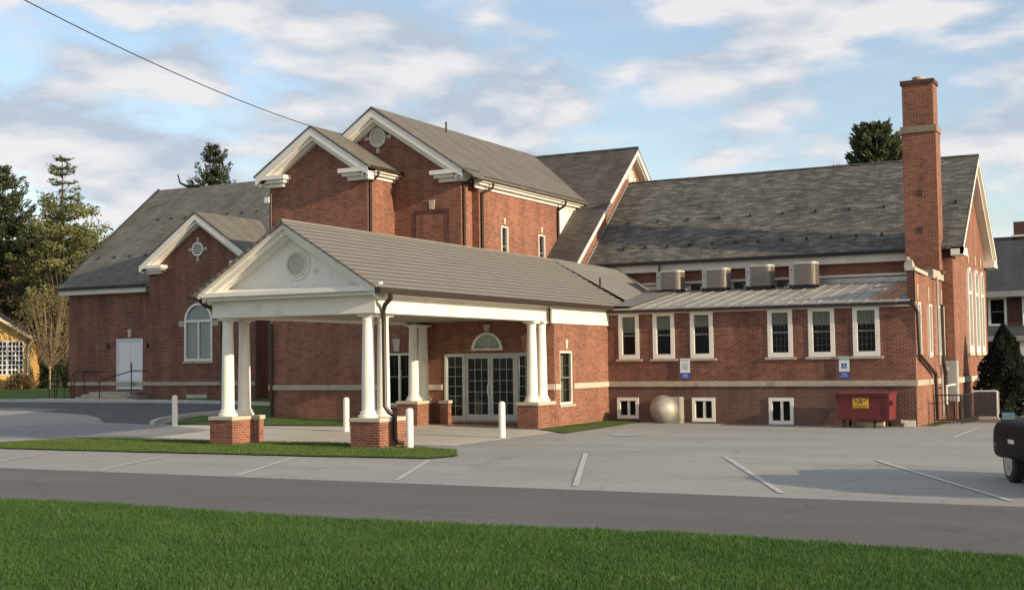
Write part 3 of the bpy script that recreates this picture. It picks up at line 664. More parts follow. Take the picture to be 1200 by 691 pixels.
# chimney
cx0, cx1, cy0, cy1 = -7.80, -6.80, 41.0, 41.79
ch = MB().box(cx0, cx1, cy0, cy1, 4.55, 8.85).build('chimney', 'brick', church)
MB().box(cx0+.02, cx1-.05, cy0+.04, cy1-.02, 9.02, 10.34).build('chimney_stack', 'brick', ch)
MB().box(cx0-.05, cx1+.04, cy0-.04, cy1+.04, 8.83, 9.03).build('chimney_band', 'sooty_stone', ch)
MB().box(cx0-.03, cx1-.01, cy0, cy1+.02, 10.34, 10.47).build('chimney_cap', 'brick_dark', ch)
mb = MB(); mb.lathe([(.19, 0), (.19, .14), (.15, .14), (.15, .02)], (cx0+.46, cy0+.40, 10.47), 16); mb.build('flue_pot', 'limestone', ch)
MB().box(cx0+.20, cx1+.10, cy0-.07, cy1+.02, 4.44, 4.55).build('ledge', 'brick_dark', ch)
mb = MB(); mb.box(cx0+.38, cx0+.56, cy0-.012, cy0+.0, 6.86, 7.06); mb.build('iron_plate', 'brick_dark', ch); MB().box(cx0+.38, cx0+.54, cy0-.012, cy0, 5.72, 5.90).build('iron_plate', 'brick_dark', ch)
# downspouts and pipes on the right end
mb = MB(); mb.tube([(-6.95, 36.82, 3.42), (-6.82, 36.86, 3.35), (-6.76, 37.0, 3.15), (-6.74, 37.05, 2.0), (-6.74, 37.2, 1.95), (-6.74, 39.3, 1.45), (-6.74, 39.5, 1.35), (-6.74, 39.6, .1)], .055, 8); mb.build('downspout', 'bronze_metal', church)
mb = MB(); mb.tube([(-6.7, 39.9, 4.3), (-6.7, 39.95, 1.7), (-6.7, 40.3, 1.4), (-6.7, 40.35, .2)], .035, 8); mb.build('drain_pipe', 'galvanised', church)
mb = MB(); mb.tube([(-6.72, 40.75, 3.5), (-6.72, 40.8, 1.7), (-6.72, 41.1, 1.4), (-6.72, 41.1, .2)], .05, 8); mb.build('downspout', 'bronze_metal', church)
mb = MB(); mb.tube([(-6.6, 40.4, .5), (-6.6, 40.4, 1.05), (-6.45, 41.0, 1.08)], .03, 8); mb.build('conduit', 'white_paint', church)
mb = MB(); mb.tube([(-18.2+2.2, 41.3, 5.15), (-16.05, 41.3, 4.55), (-15.6, 41.0, 4.35), (-15.2, 40.6, 4.2)], .05, 8); mb.build('downspout', 'black_iron', church)

# --- left block: hall with slate roof, door, projecting window bay
LS = (10.6-5.44)/(48.28-41.8)
def lz(y): return 10.6-LS*abs(y-48.28)
slope_slab(church, [(-44.95, 41.8, lz(41.8)), (-26.0, 41.8, lz(41.8)), (-26.0, 48.28, 10.6), (-44.95, 48.28, 10.6)], .08, 'slate_grey')
slope_slab(church, [(-44.95, 48.28, 10.6), (-26.0, 48.28, 10.6), (-26.0, 54.8, lz(54.8)), (-44.95, 54.8, lz(54.8))], .08, 'slate')
doorL = rect(-41.72, -40.20, .93, 3.14)
wall(church, FL, rect(-44.6, -39.6, .2, 5.3), [doorL], m='brick_old'); wall(church, PL('L', -44.6), [(42.2, .2), (54.4, .2), (54.4, lz(54.4)-.1), (48.28, 10.5), (42.2, lz(42.2)-.1)])
wall(church, FL, rect(-33.6, -26.2, 0, 5.3))
wall(church, PL('B', 54.4), rect(-44.6, -26.2, 0, 5.3)); wall(church, PL('B', 51.6), rect(-26.2, -18.8, 0, 5.3)); wall(church, PL('B', 48.8), rect(-18.8, -6.52, 0, 5.6)); wall(church, PL('S', -33.5), rect(41.5, 42.2, 0, 6.1)) 
mb = MB(); FL.box(mb, -44.9, -39.75, 5.13, 5.38, .0, .34); mb.build('cornice', 'old_white_paint', church)
mb = MB(); FL.box(mb, -44.98, -39.75, 5.34, 5.46, .35, .46); mb.build('gutter', 'black_iron', church)
mb = MB(); FL.box(mb, -33.5, -26.4, 5.13, 5.38, .0, .34); mb.build('cornice', 'old_white_paint', church)
mb = MB(); FL.box(mb, -44.62, -39.6, 1.12, 1.28, .002, .05); mb.build('belt_course', 'limestone', church)
mb = MB(); frame_ring(mb, FL, doorL, rect(-41.66, -40.26, .93, 3.07), -.08, .02); d = mb.build('door', 'door_paint', church); d['label'] = 'white double door above the steps'
for a, b in ((-41.655, -40.968), (-40.952, -40.265)): mb = MB(); FL.box(mb, a, b, .95, 3.065, -.06, -.03); mb.build('door_leaf', 'door_paint', d)
mb = MB(); mb.tube([FL.p(-40.88, 1.72, .0), FL.p(-40.88, 2.10, .0)], .022, 6); FL.box(mb, -40.90, -40.86, 1.74, 1.78, -.03, 0); FL.box(mb, -40.90, -40.86, 2.04, 2.08, -.03, 0); mb.build('handle', 'black_iron', d)
keystone(church, FL, -40.96, 3.2, 3.55, .20)
for u in (-42.15, -39.85): 
    mb = MB(); mb.lathe([(.0, 0), (.05, .02), (.06, .1), (.04, .2), (.0, .24)], FL.p(u, 2.72, .1), 8); FL.box(mb, u-.02, u+.02, 2.80, 2.84, 0, .1); mb.build('wall_lamp', 'black_iron', church)
# projecting bay with its gable
gl = (8.24-6.12)/(-36.34+39.35)
wall(church, FW, [(-39.17, .2), (-33.5, .2), (-33.5, 6.2), (-36.34, 8.05), (-39.17, 6.2)], [[(-37.22, 2.13), (-35.72, 2.13), (-35.72, 3.78)]+arc(-36.47, 3.78, .75, 0, 180, 14)[1:-1]+[(-37.22, 3.78)]], m='brick_old')
wall(church, PL('L', -39.17), rect(41.5, 42.2, .2, 6.2))
gable_top(FW, -39.17, -33.5, -36.34, 6.15, 8.20, 4, .4, 'slate', ret=1.0, side=.22)
slope_slab(church, [(-39.5, 41.08, 6.18), (-36.34, 41.08, 8.30), (-36.34, 45.5, 8.30), (-39.5, 42.9, 6.18)], .06, 'shingle')
slope_slab(church, [(-36.34, 41.08, 8.30), (-33.2, 41.08, 6.18), (-33.2, 42.9, 6.18), (-36.34, 45.5, 8.30)], .06, 'shingle')
oculus(FW, -36.50, 6.76, .30, 'dark_void', 'white_paint', slats=5)
mb = MB(); FW.box(mb, -39.22, -33.5, 1.12, 1.28, .002, .05); mb.build('belt_course', 'limestone', church)
def arch_window(pl, u, z0, zs, r, fw=.09):
    out = [(u-r, z0), (u+r, z0), (u+r, zs)]+arc(u, zs, r, 0, 180, 14)[1:-1]+[(u-r, zs)]
    ri = r-fw; inn = [(u-ri, z0+fw), (u+ri, z0+fw), (u+ri, zs)]+arc(u, zs, ri, 0, 180, 14)[1:-1]+[(u-ri, zs)]
    mb = MB(); frame_ring(mb, pl, out, inn, -.08, .04); w = mb.build('window', 'white_paint', church)
    mb = MB(); pl.poly(mb, inn, -.06, -.05); mb.build('pane', 'leaded_glass', w)
    mb = MB(); pl.box(mb, u-.035, u+.035, z0+fw, zs, -.048, .02); pl.box(mb, u-ri, u+ri, zs-.05, zs+.05, -.048, .025); mb.build('mullion', 'white_paint', w)
    mb = MB()
    for k in range(-3, 4):
        if k: pl.box(mb, u+k*.17-.006, u+k*.17+.006, z0+fw, zs, -.049, -.042)
    for k in range(1, 9): z = z0+fw+(zs-z0-fw)*k/9; pl.box(mb, u-ri, u+ri, z-.006, z+.006, -.049, -.043)
    for a in (30, 60, 90, 120, 150): mb.tube([pl.p(u, zs, -.045), pl.p(u+ri*math.cos(R(a)), zs+ri*math.sin(R(a)), -.045)], .007, 4)
    mb.tube([pl.p(p_, q_, -.045) for p_, q_ in arc(u, zs, ri*.5)], .007, 4)
    mb.build('glazing_bars', 'galvanised', w)
    mb = MB(); pl.box(mb, u-r-.06, u+r+.06, z0-.10, z0, -.04, .06); mb.build('sill', 'limestone', w)
    for s in (-1, 1): mb = MB(); a, b = sorted((u+s*(r+.02), u+s*(r+.30))); pl.box(mb, a, b, zs-.22, zs+.02, 0, .03); mb.build('impost_block', 'limestone', w)
    keystone(w, pl, u, zs+r+.03, zs+r+.30, .18)
arch_window(FW, -36.47, 2.13, 3.78, .75)
mb = MB(); FW.box(mb, -37.1, -36.0, .55, .75, 0, .04); mb.build('basement_window', 'galvanised', church)
fg = [(-42.9, -27, 20, 46.0), (-44.2, -39.5, 6, 43.6)]
guards(fg, None, lz, None)
mb = MB(); mb.tube([(-44.97, 41.9, lz(41.9)+.02), (-44.97, 48.28, 10.63)], .05, 6); mb.build('rake_trim', 'black_iron', church)
# roof clutter at the left ridge: hooked lightning rod and white vent
mb = MB(); mb.tube([(-42.3, 48.28, 10.6), (-43.2, 48.28, 10.68), (-43.6, 48.28, 10.85), (-43.75, 48.28, 11.3)], [.10, .07, .05, .03], 6); mb.build('lightning_rod', 'black_iron', church)
mb = MB(); mb.lathe([(.22, 0), (.22, .5), (.12, .6), (.12, .95), (.0, 1.0)], (-28.9, 44.6, 7.55), 12); mb.build('roof_vent', 'white_paint', church)

# --- porch: piers, columns, entablature, pediment, ribbed roof
def pier(x0, x1, y0, y1, z0, z1, ext=None):
    p = MB().box(x0, x1, y0, y1, z0-.2, z1-.09).build('pier', 'brick', church)
    if ext: MB().box(ext[0], ext[1], ext[2], ext[3], z0-.2, z1-.092).build('pier_side', 'brick', p)
    mb = MB(); mb.box(x0-.035, x1+.035, y0-.035, y1+.035, z1-.09, z1)
    mb.build('pier_cap', 'limestone_clean', p, bevel=.012)
    if ext: mb = MB(); mb.box(ext[0]-.03, ext[1]+.03, ext[2]-.03, ext[3]+.024, z1-.094, z1-.003); mb.build('pier_cap', 'limestone_clean', p)
    return p
def column(x, y, z0, z1, parent=None):
    H = z1-z0
    mb = MB(); prof = [(.225, 0), (.235, .03), (.225, .065), (.19, .075), (.185, .09), (.198, .11), (.19, .135), (.165, .145), (.155, .19)]
    for k in range(1, 9):
        t = k/8; prof.append((.155-.030*t**1.6, .19+(H-.19-.17)*t))
    prof += [(.14, H-.165), (.14, H-.145), (.127, H-.14), (.127, H-.10), (.16, H-.065), (.165, H-.055)]
    mb.lathe(prof, (x, y, z0), 28); c = mb.build('column', 'white_paint', church, smooth=True)
    MB().box(x-.18, x+.18, y-.18, y+.18, z1-.055, z1).build('abacus', 'white_paint', c)
pier(-16.88, -16.1, 24.24, 25.50, 0, .70); column(-16.63, 24.60, .70, 3.05); column(-16.62, 25.20, .70, 3.05)
pier(-20.95, -20.27, 24.24, 25.40, 0, .70, ext=(-20.90, -20.235, 25.0, 25.37)); column(-20.70, 24.60, .70, 3.05); column(-20.69, 25.20, .70, 3.05)
pier(-16.74, -16.1, 32.11, 33.17, .1, .80); column(-16.44, 32.45, .80, 3.05); column(-16.40, 32.98, .80, 3.05)
pier(-20.70, -20.02, 32.11, 32.85, .15, .82, ext=(-20.0+.25, -19.5, 32.95, 33.19)); column(-20.34, 32.45, .82, 3.05); column(-20.33, 32.98, .82, 3.05)
# entablature
FB = PL('F', 24.32); SB = PL('S', -16.25)
mb = MB(); mb.box(-20.95, -16.25, 24.32, 24.78, 3.055, 3.45); mb.build('beam', 'white_paint', church)
mb = MB(); mb.box(-16.71, -16.251, 24.781, 33.18, 3.055, 3.45); mb.build('beam', 'white_paint', church)
mb = MB(); mb.box(-20.95, -20.49, 24.781, 33.18, 3.055, 3.45); mb.build('beam', 'white_paint', church)
mb = MB(); mb.box(-20.489, -16.711, 24.781, 33.18, 3.12, 3.16); mb.build('porch_ceiling', 'soffit', church)
mb = MB(); mb.box(-21.0, -16.06, 33.0, 33.19, 3.055, 3.45)
mb = MB(); mb.box(-16.10, -16.045, 32.99, 37.0, 3.0, 3.452); mb.build('frieze_board', 'white_paint', church)
# cornice mouldings round front and right side
mb = MB(); mb.box(-21.10, -16.1, 24.08, 24.78, 3.452, 3.53); mb.box(-21.16, -16.02, 23.96, 24.78, 3.531, 3.64); mb.build('cornice', 'white_paint', church, bevel=.008)
mb = MB(); mb.box(-16.3, -16.02, 24.781, 37.0, 3.452, 3.50); mb.build('cornice', 'white_paint', church)
mb = MB(); mb.box(-16.3, -15.95, 24.782, 37.0, 3.501, 3.54); mb.build('cornice', 'white_paint', church)
mb = MB(); mb.hexa([(-21.1, 24.0, 3.642), (-16.05, 24.0, 3.642), (-16.05, 24.34, 3.642), (-21.1, 24.34, 3.642), (-21.1, 24.02, 3.648), (-16.05, 24.02, 3.648), (-16.05, 24.34, 3.75), (-21.1, 24.34, 3.75)]); mb.build('cornice_flashing', 'white_paint', church)
# tympanum and raking cornices
PX, PZ, PSL = -18.53, 5.165, .612
def pz(x): return PZ-PSL*abs(x-PX)
mb = MB(); FB.poly(mb, [(-20.7, 3.66), (-16.35, 3.66), (PX, 5.02)], -.12, -.001); mb.build('pediment', 'white_paint', church)['label'] = 'white triangular pediment'
for s in (-1, 1):
    xe = -21.06 if s < 0 else -16.0
    for (dz, th, y0, y1, nm) in ((.0, .11, 23.93, 24.42, 'rake_board'), (.105, .13, 24.03, 24.42, 'rake_board'), (.22, .09, 24.15, 24.42, 'rake_board')):
        x0 = xe-s*dz*.5; z0 = pz(x0)-dz
        z0 = max(z0, 3.642)
        mb = MB(); mb.prism([(x0, y0, pz(x0)-dz), (PX, y0, PZ-dz), (PX, y0, PZ-dz-th), (x0+s*.0, y0, pz(x0)-dz-th)], (0, 0, 0), (0, y1-y0, 0)); mb.build(nm, 'white_paint', church)
v = oculus(FB, PX+.13, 4.24, .30, 'old_white_paint', 'old_white_paint', key=False, slats=13, fr=.05)
mb = MB(); frame_ring(mb, FB, arc(PX+.13, 4.24, .37, 0, 360, 28)[:-1], arc(PX+.13, 4.24, .301, 0, 360, 28)[:-1], .0, .03); mb.build('vent_surround', 'white_paint', v)
mb = MB(); mb.tube([FB.p(PX+.66, 4.07, 0), FB.p(PX+.66, 4.07, .08)], .04, 8); mb.build('floodlight', 'old_white_paint', church)
# ribbed roof, each course a lapped strip
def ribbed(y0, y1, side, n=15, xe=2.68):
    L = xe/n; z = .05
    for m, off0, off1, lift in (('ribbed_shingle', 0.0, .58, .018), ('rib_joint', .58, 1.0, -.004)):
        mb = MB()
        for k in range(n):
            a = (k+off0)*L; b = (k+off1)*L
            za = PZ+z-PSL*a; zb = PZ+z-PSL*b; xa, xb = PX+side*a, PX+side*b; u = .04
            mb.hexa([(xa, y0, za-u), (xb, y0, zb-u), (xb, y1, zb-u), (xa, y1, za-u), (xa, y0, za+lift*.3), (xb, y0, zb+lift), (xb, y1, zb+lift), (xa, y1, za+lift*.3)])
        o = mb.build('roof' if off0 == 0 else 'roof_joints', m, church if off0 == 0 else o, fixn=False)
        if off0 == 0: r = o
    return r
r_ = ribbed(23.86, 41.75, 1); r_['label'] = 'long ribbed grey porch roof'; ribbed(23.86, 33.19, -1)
mb = MB(); mb.tube([(PX, 23.86, PZ+.07), (PX, 41.7, PZ+.07)], .05, 6); mb.build('ridge_cap', 'ribbed_shingle', church)
mb = MB()   # cricket against the hall wall
A, B, C_, D = (PX, 38.2, PZ+.075), (-17.5, 41.78, 5.05), (-16.55, 41.78, 4.37), (-16.10, 38.5, 3.84)
mb.face([A, B, (PX, 41.78, 5.29)]); mb.face([A, D, C_, B]); mb.face([D, (-15.9, 36.9, 3.60), (-15.2, 36.9, 3.575), (-15.2, 41.78, 4.385), C_]); mb.build('cricket', 'ribbed_shingle', church)
mb = MB(); mb.box(-15.90, -15.78, 23.84, 36.80, 3.46, 3.60); mb.box(-16.0, -15.86, 23.9, 36.8, 3.46, 3.49); mb.build('gutter', 'bronze_metal', church, bevel=.02)
mb = MB(); mb.tube([(-17.35, 33.4, 4.35), (-17.35, 33.4, 4.8)], .03, 8); mb = MB(); mb.tube([(-16.9, 38.3, 4.05), (-16.9, 38.3, 4.60)], .035, 8); mb.build('vent_pipe', 'bronze_metal', church)
# porch downspout snaking down between the two right columns
mb = MB(); mb.tube([(-15.84, 24.32, 3.48), (-15.86, 24.36, 3.36), (-16.1, 24.5, 3.24), (-16.19, 24.56, 3.10), (-16.2, 24.60, 2.8), (-16.2, 24.62, .95), (-16.12, 24.66, .82), (-16.02, 24.74, .72), (-16.02, 24.76, .22), (-15.98, 24.80, .14), (-15.88, 24.9, .12)], .055, 10); mb.build('downspout', 'bronze_metal', church, smooth=True)['label'] = 'brown downspout between the porch columns'
mb = MB(); mb.tube([(-21.1, 24.0, 3.5), (-21.05, 24.2, 3.35), (-20.99, 24.7, 3.2), (-20.99, 24.75, .1)], .05, 8); mb.build('downspout', 'bronze_metal', church)
mb = MB(); mb.tube([(-21.3, 23.86, 3.55), (-21.3, 33.1, 3.55)], .06, 8); mb.build('gutter', 'bronze_metal', church)
# house number on the beam
def text(body, loc, rot, size, m, parent, name='lettering', ext=.004):
    c = bpy.data.curves.new(name, 'FONT'); c.body = body; c.size = size; c.extrude = ext; c.align_x = 'CENTER'; c.align_y = 'CENTER'
    t = bpy.data.objects.new(name, c); col.objects.link(t); dg = bpy.context.evaluated_depsgraph_get(); me = bpy.data.meshes.new_from_object(t.evaluated_get(dg))
    bpy.data.objects.remove(t); me.materials.clear(); me.materials.append(MATS[m]); o = bpy.data.objects.new(name, me); col.objects.link(o)
    o.location = loc; o.rotation_euler = rot
    if parent: o.parent = parent
    return o
text('1421', (-16.242, 27.75, 3.25), (R(90), 0, R(90)), .26, 'stucco', church, 'house_number')

# --- entrance wall under the porch
ent = rect(-19.74, -16.74, .20, 2.19); fan = [(-18.80, 2.27), (-17.76, 2.27)]+arc(-18.28, 2.27, .52, 0, 180, 14)[1:-1]
lw = rect(-21.80, -20.84, .66, 2.22)
wall(church, F1, rect(-22.419, -16.1, -.1, 3.42), [ent, fan, lw], depth=.12)
wall(church, SE, rect(33.2, 37.0, -.1, 3.42), [rect(33.55, 34.42, .68, 2.22)], depth=.15)
sash(church, SE, 33.55, 34.42, .68, 2.22, fw=.06, grid=(2, 2, 2), key=False, proud=-.02); keystone(church, SE, 33.98, 2.28, 2.55, .16)
mb = MB(); SE.box(mb, 33.2, 33.53, 1.12, 1.28, .002, .04); mb.build('belt_course', 'limestone_clean', church); mb = MB(); SE.box(mb, 34.44, 36.97, 1.12, 1.28, .002, .04); mb.build('belt_course', 'limestone_clean', church)
mb = MB(); F1.box(mb, -26.25, -21.85, 1.12, 1.28, .002, .05); mb.build('belt_course', 'limestone', church)
mb = MB(); F1.box(mb, -20.78, -19.80, 1.12, 1.28, .002, .05); mb.build('belt_course', 'limestone_clean', church); mb = MB(); F1.box(mb, -16.68, -16.1, 1.12, 1.28, .002, .04); mb.build('belt_course', 'limestone_clean', church)
w = sash(church, F1, -21.80, -20.84, .66, 2.22, fw=.055, grid=(4, 1, 0), sill=True, proud=.0, split=.55)
mb = MB(); F1.box(mb, -21.355, -21.285, .72, 2.17, -.054, .0); mb.build('mullion', 'white_paint', w); keystone(w, F1, -21.4, 2.28, 2.66, .24)
# fanlight
inn = [(-18.72, 2.32), (-17.84, 2.32)]+arc(-18.28, 2.30, .43, 3, 177, 14)[1:-1]
mb = MB(); frame_ring(mb, F1, fan, inn, -.08, .03); w = mb.build('fanlight', 'white_paint', church)
mb = MB(); F1.poly(mb, inn, -.05, -.045); mb.build('pane', 'leaded_glass', w)
mb = MB()
for a in (36, 72, 108, 144): mb.tube([F1.p(-18.28, 2.30, -.035), F1.p(-18.28+.43*math.cos(R(a)), 2.30+.43*math.sin(R(a)), -.035)], .010, 4)
mb.build('glazing_bars', 'white_paint', w); keystone(church, F1, -18.28, 2.82, 3.02, .2)
# entrance screen: two sidelights and a pair of glazed doors
def lights(pl, name, u0, u1, z0, z1, nx, nz, fw, parent, fb=None, m='screen_frame', gm='door_glass', d=-.03):
    fb = fb or fw; mb = MB(); frame_ring(mb, pl, rect(u0, u1, z0, z1), rect(u0+fw, u1-fw, z0+fb, z1-fw), d-.05, d+.02); o = mb.build(name, m, parent)
    a0, a1, b0, b1 = u0+fw, u1-fw, z0+fb, z1-fw
    mb = MB(); pl.box(mb, a0, a1, b0, b1, d-.022, d-.018); mb.build('pane', gm, o)
    mb = MB(); t = .006
    for i in range(1, nx): x = a0+(a1-a0)*i/nx; pl.box(mb, x-t, x+t, b0, b1, d-.017, d-.004)
    for i in range(1, nz): z = b0+(b1-b0)*i/nz; pl.box(mb, a0, a1, z-t, z+t, d-.017, d-.005)
    mb.build('glazing_bars', m, o); return o
fr = MB(); frame_ring(fr, F1, rect(-19.73, -16.75, .20, 2.18), rect(-19.67, -16.81, .22, 2.12), -.1, .015); F1.box(fr, -19.10, -19.02, .22, 2.12, -.09, .01); F1.box(fr, -17.36, -17.28, .22, 2.12, -.09, .01); scr = fr.build('entrance_screen', 'screen_frame', church)
lights(F1, 'sidelight', -19.665, -19.105, .23, 2.115, 2, 6, .03, scr, .13); lights(F1, 'sidelight', -17.275, -16.815, .23, 2.115, 2, 6, .03, scr, .13)
for u0, u1, hu in ((-19.015, -18.20, -18.255), (-18.185, -17.37, -18.13)):
    dd_ = lights(F1, 'door', u0, u1, .235, 2.11, 3, 5, .075, church, .17)
    mb = MB(); mb.tube([F1.p(hu, .98, .03), F1.p(hu, 1.26, .03)], .018, 6); F1.box(mb, hu-.012, hu+.012, 1.0, 1.03, -.02, .03); F1.box(mb, hu-.012, hu+.012, 1.21, 1.24, -.02, .03); mb.build('handle', 'sign_white', dd_)
# lobby behind the glass
mb = MB()
mb.face([(-20.5, 36.5, .2), (-16.4, 36.5, .2), (-16.4, 36.5, 3.0), (-20.5, 36.5, 3.0)]); mb.face([(-20.5, 33.4, .2), (-20.5, 36.5, .2), (-20.5, 36.5, 3.0), (-20.5, 33.4, 3.0)]); mb.face([(-16.4, 33.4, .2), (-16.4, 36.5, .2), (-16.4, 36.5, 3.0), (-16.4, 33.4, 3.0)])
mb.face([(-20.5, 33.35, 2.9), (-16.4, 33.35, 2.9), (-16.4, 36.5, 2.9), (-20.5, 36.5, 2.9)]); mb.face([(-20.5, 33.25, .19), (-16.4, 33.25, .19), (-16.4, 36.5, .19), (-20.5, 36.5, .19)]); mat('lobby_wall', (.50, .48, .36), .9); mb.build('lobby', 'lobby_wall', church, fixn=False)

# ------------------------------------------------------------------ things around the building
t = empty('litter_bin', 'tan upright bin with black lid behind the left glass entrance door', 'bin', (-18.78, 33.62, .19))
mb = MB(); mb.box(-.13, .13, -.13, .13, 0, .62); mb.build('bin_body', 'bin_tan', t, bevel=.01); mb = MB(); mb.box(-.14, .14, -.14, .14, .621, .76); mb.build('lid', 'black_iron', t, bevel=.02)

def bollard(x, y, h, label, r=.085, m='white_paint'):
    t = setp(MB().lathe([(r, -.1), (r, h-.08), (r*.92, h-.04), (r*.65, h-.01), (0, h)], (0, 0, 0), 20).build('bollard', m, None, smooth=True), label, 'bollard', 'white pipe bollards around the porch')
    t.location = (x, y, gz(x, y)); return t
bollard(-15.55, 24.62, .92, 'white bollard beside the front right brick pier of the porch')
bollard(-15.48, 28.85, .92, 'white bollard standing in front of the glass entrance doors')
bollard(-20.75, 29.6, .95, 'white bollard half hidden behind the front right brick pier')
bollard(-27.2, 29.9, .93, 'white bollard left of the porch by the curved grass edge')
bollard(-34.3, 40.9, .5, 'small white pipe by the far wall seen behind the porch columns', r=.05)

# condensers on the wing roof
def ac_unit():
    t = empty('air_conditioner', '', 'air conditioner', (0, 0, 0), 0, 'condensers on the metal roof')
    mb = MB(); pr_ = []
    w, d, h = .66, .60, .74
    for cx_1, cy_1, a0 in ((w-.16, -d/2+.16, -90), (w-.16, d/2-.16, 0)): 
        for k in range(7): a = R(a0+15*k); pr_.append((cx_1+.16*math.cos(a), cy_1+.16*math.sin(a)))
    pr_ += [(0, d/2), (0, -d/2)]
    mb.prism([(x, y, .08) for x, y in pr_], (0, 0, 0), (0, 0, h-.12)); mb.build('grille_body', 'ac_grille', t, smooth=True)
    mb = MB()
    for k in range(9):
        z = .12+k*.075; mb.prism([(x*1.006, y*1.012, z) for x, y in pr_], (0, 0, 0), (0, 0, .012))
    for i in range(len(pr_)-1):
        a, b = pr_[i], pr_[i+1]
        for q in range(1 if i not in (6,) else 8):
            tq = q/8 if i == 6 else 0; x = a[0]+(b[0]-a[0])*tq; y = a[1]+(b[1]-a[1])*tq; mb.box(x*1.01-.004, x*1.01+.004, y*1.015-.004, y*1.015+.004, .08, h-.06)
    for k in range(21): x = .02+k*.024; mb.box(x-.004, x+.004, -d/2-.010, -d/2+.0, .09, h-.06)
    mb.build('wire_guard', 'ac_grille', t)
    mb = MB(); mb.prism([(x*1.02, y*1.03, h-.05) for x, y in pr_], (0, 0, 0), (0, 0, .06)); mb.build('top_cover', 'ac_white', t)
    MB().box(-.17, 0.001, -d/2+.02, d/2-.02, .06, h-.02).build('service_panel', 'ac_white', t, bevel=.01)
    mb = MB(); mb.tube([(-.09, -d/2+.022, .52), (-.09, -d/2+.012, .52)], .025, 8); mb.build('gauge', 'black_iron', t)
    MB().box(-.17, w, -.28, -.20, -.03, .079).build('base_rail', 'black_iron', t); MB().box(-.17, w, .20, .28, -.03, .079).build('base_rail', 'black_iron', t)
    mb = MB(); mb.lathe([(.24, h+.011), (.24, h+.02), (.0, h+.03)], (w*.48, 0, 0), 20); mb.build('fan_guard', 'black_iron', t)
    return t
ac0 = ac_unit()
for i, (x, y, lab, sc) in enumerate(((-15.70, 40.9, 'leftmost of four grey condensers on the metal roof, next to the drain pipe', .95), (-14.10, 40.9, 'second grey condenser from the left on the metal roof', .96), (-12.62, 40.9, 'third grey condenser from the left on the metal roof', 1.02), (-11.13, 40.7, 'rightmost and tallest grey condenser on the metal roof', 1.08))):
    a = ac0 if i == 0 else copy_tree(ac0); a.location = (x, y, mz(y)+.01); a.scale = (1, 1, sc); a['label'] = lab
for i, x in enumerate((-14.55, -13.05, -11.6)):
    mb = MB(); mb.tube([(x-.35, 41.35, mz(41.35)+.05), (x-.35, 41.35, mz(41.35)+.16), (x+.05, 41.4, mz(41.4)+.16), (x+.1, 41.2, mz(41.2)+.06)], .03, 6); mb.box(x-.30, x-.05, 41.2, 41.4, mz(41.3), mz(41.3)+.13)
    setp(mb.build('refrigerant_pipe', 'black_iron', None), ('bent black pipes left of the second rooftop condenser', 'bent black pipes between the second and third rooftop condensers', 'bent black pipes left of the tallest rooftop condenser')[i], 'pipe', 'pipes between the rooftop condensers')

# exhaust hood
t = empty('exhaust_hood', 'round dented aluminium exhaust hood on the wall by the lower windows', 'exhaust hood', (-14.12, 36.97, .02))
mb = MB(); mb.box(-.14, .50, -.36, -.01, .0, .80); mb.build('hood_box', 'bare_aluminium', t, bevel=.02)
mb = MB(); mb.lathe([(.40, 0), (.40, -.10), (.385, -.16), (.35, -.20), (.345, -.215), (.25, -.30), (.13, -.375), (.05, -.40), (.0, -.405)], (-.02, -.36, .42), 32, 'Y'); mb.build('dome', 'bare_aluminium', t, smooth=True)
mb = MB(); mb.lathe([(.425, 0.01), (.435, -.02), (.425, -.05)], (-.02, -.36, .42), 32, 'Y'); mb.build('rim_band', 'galvanised', t, smooth=True)

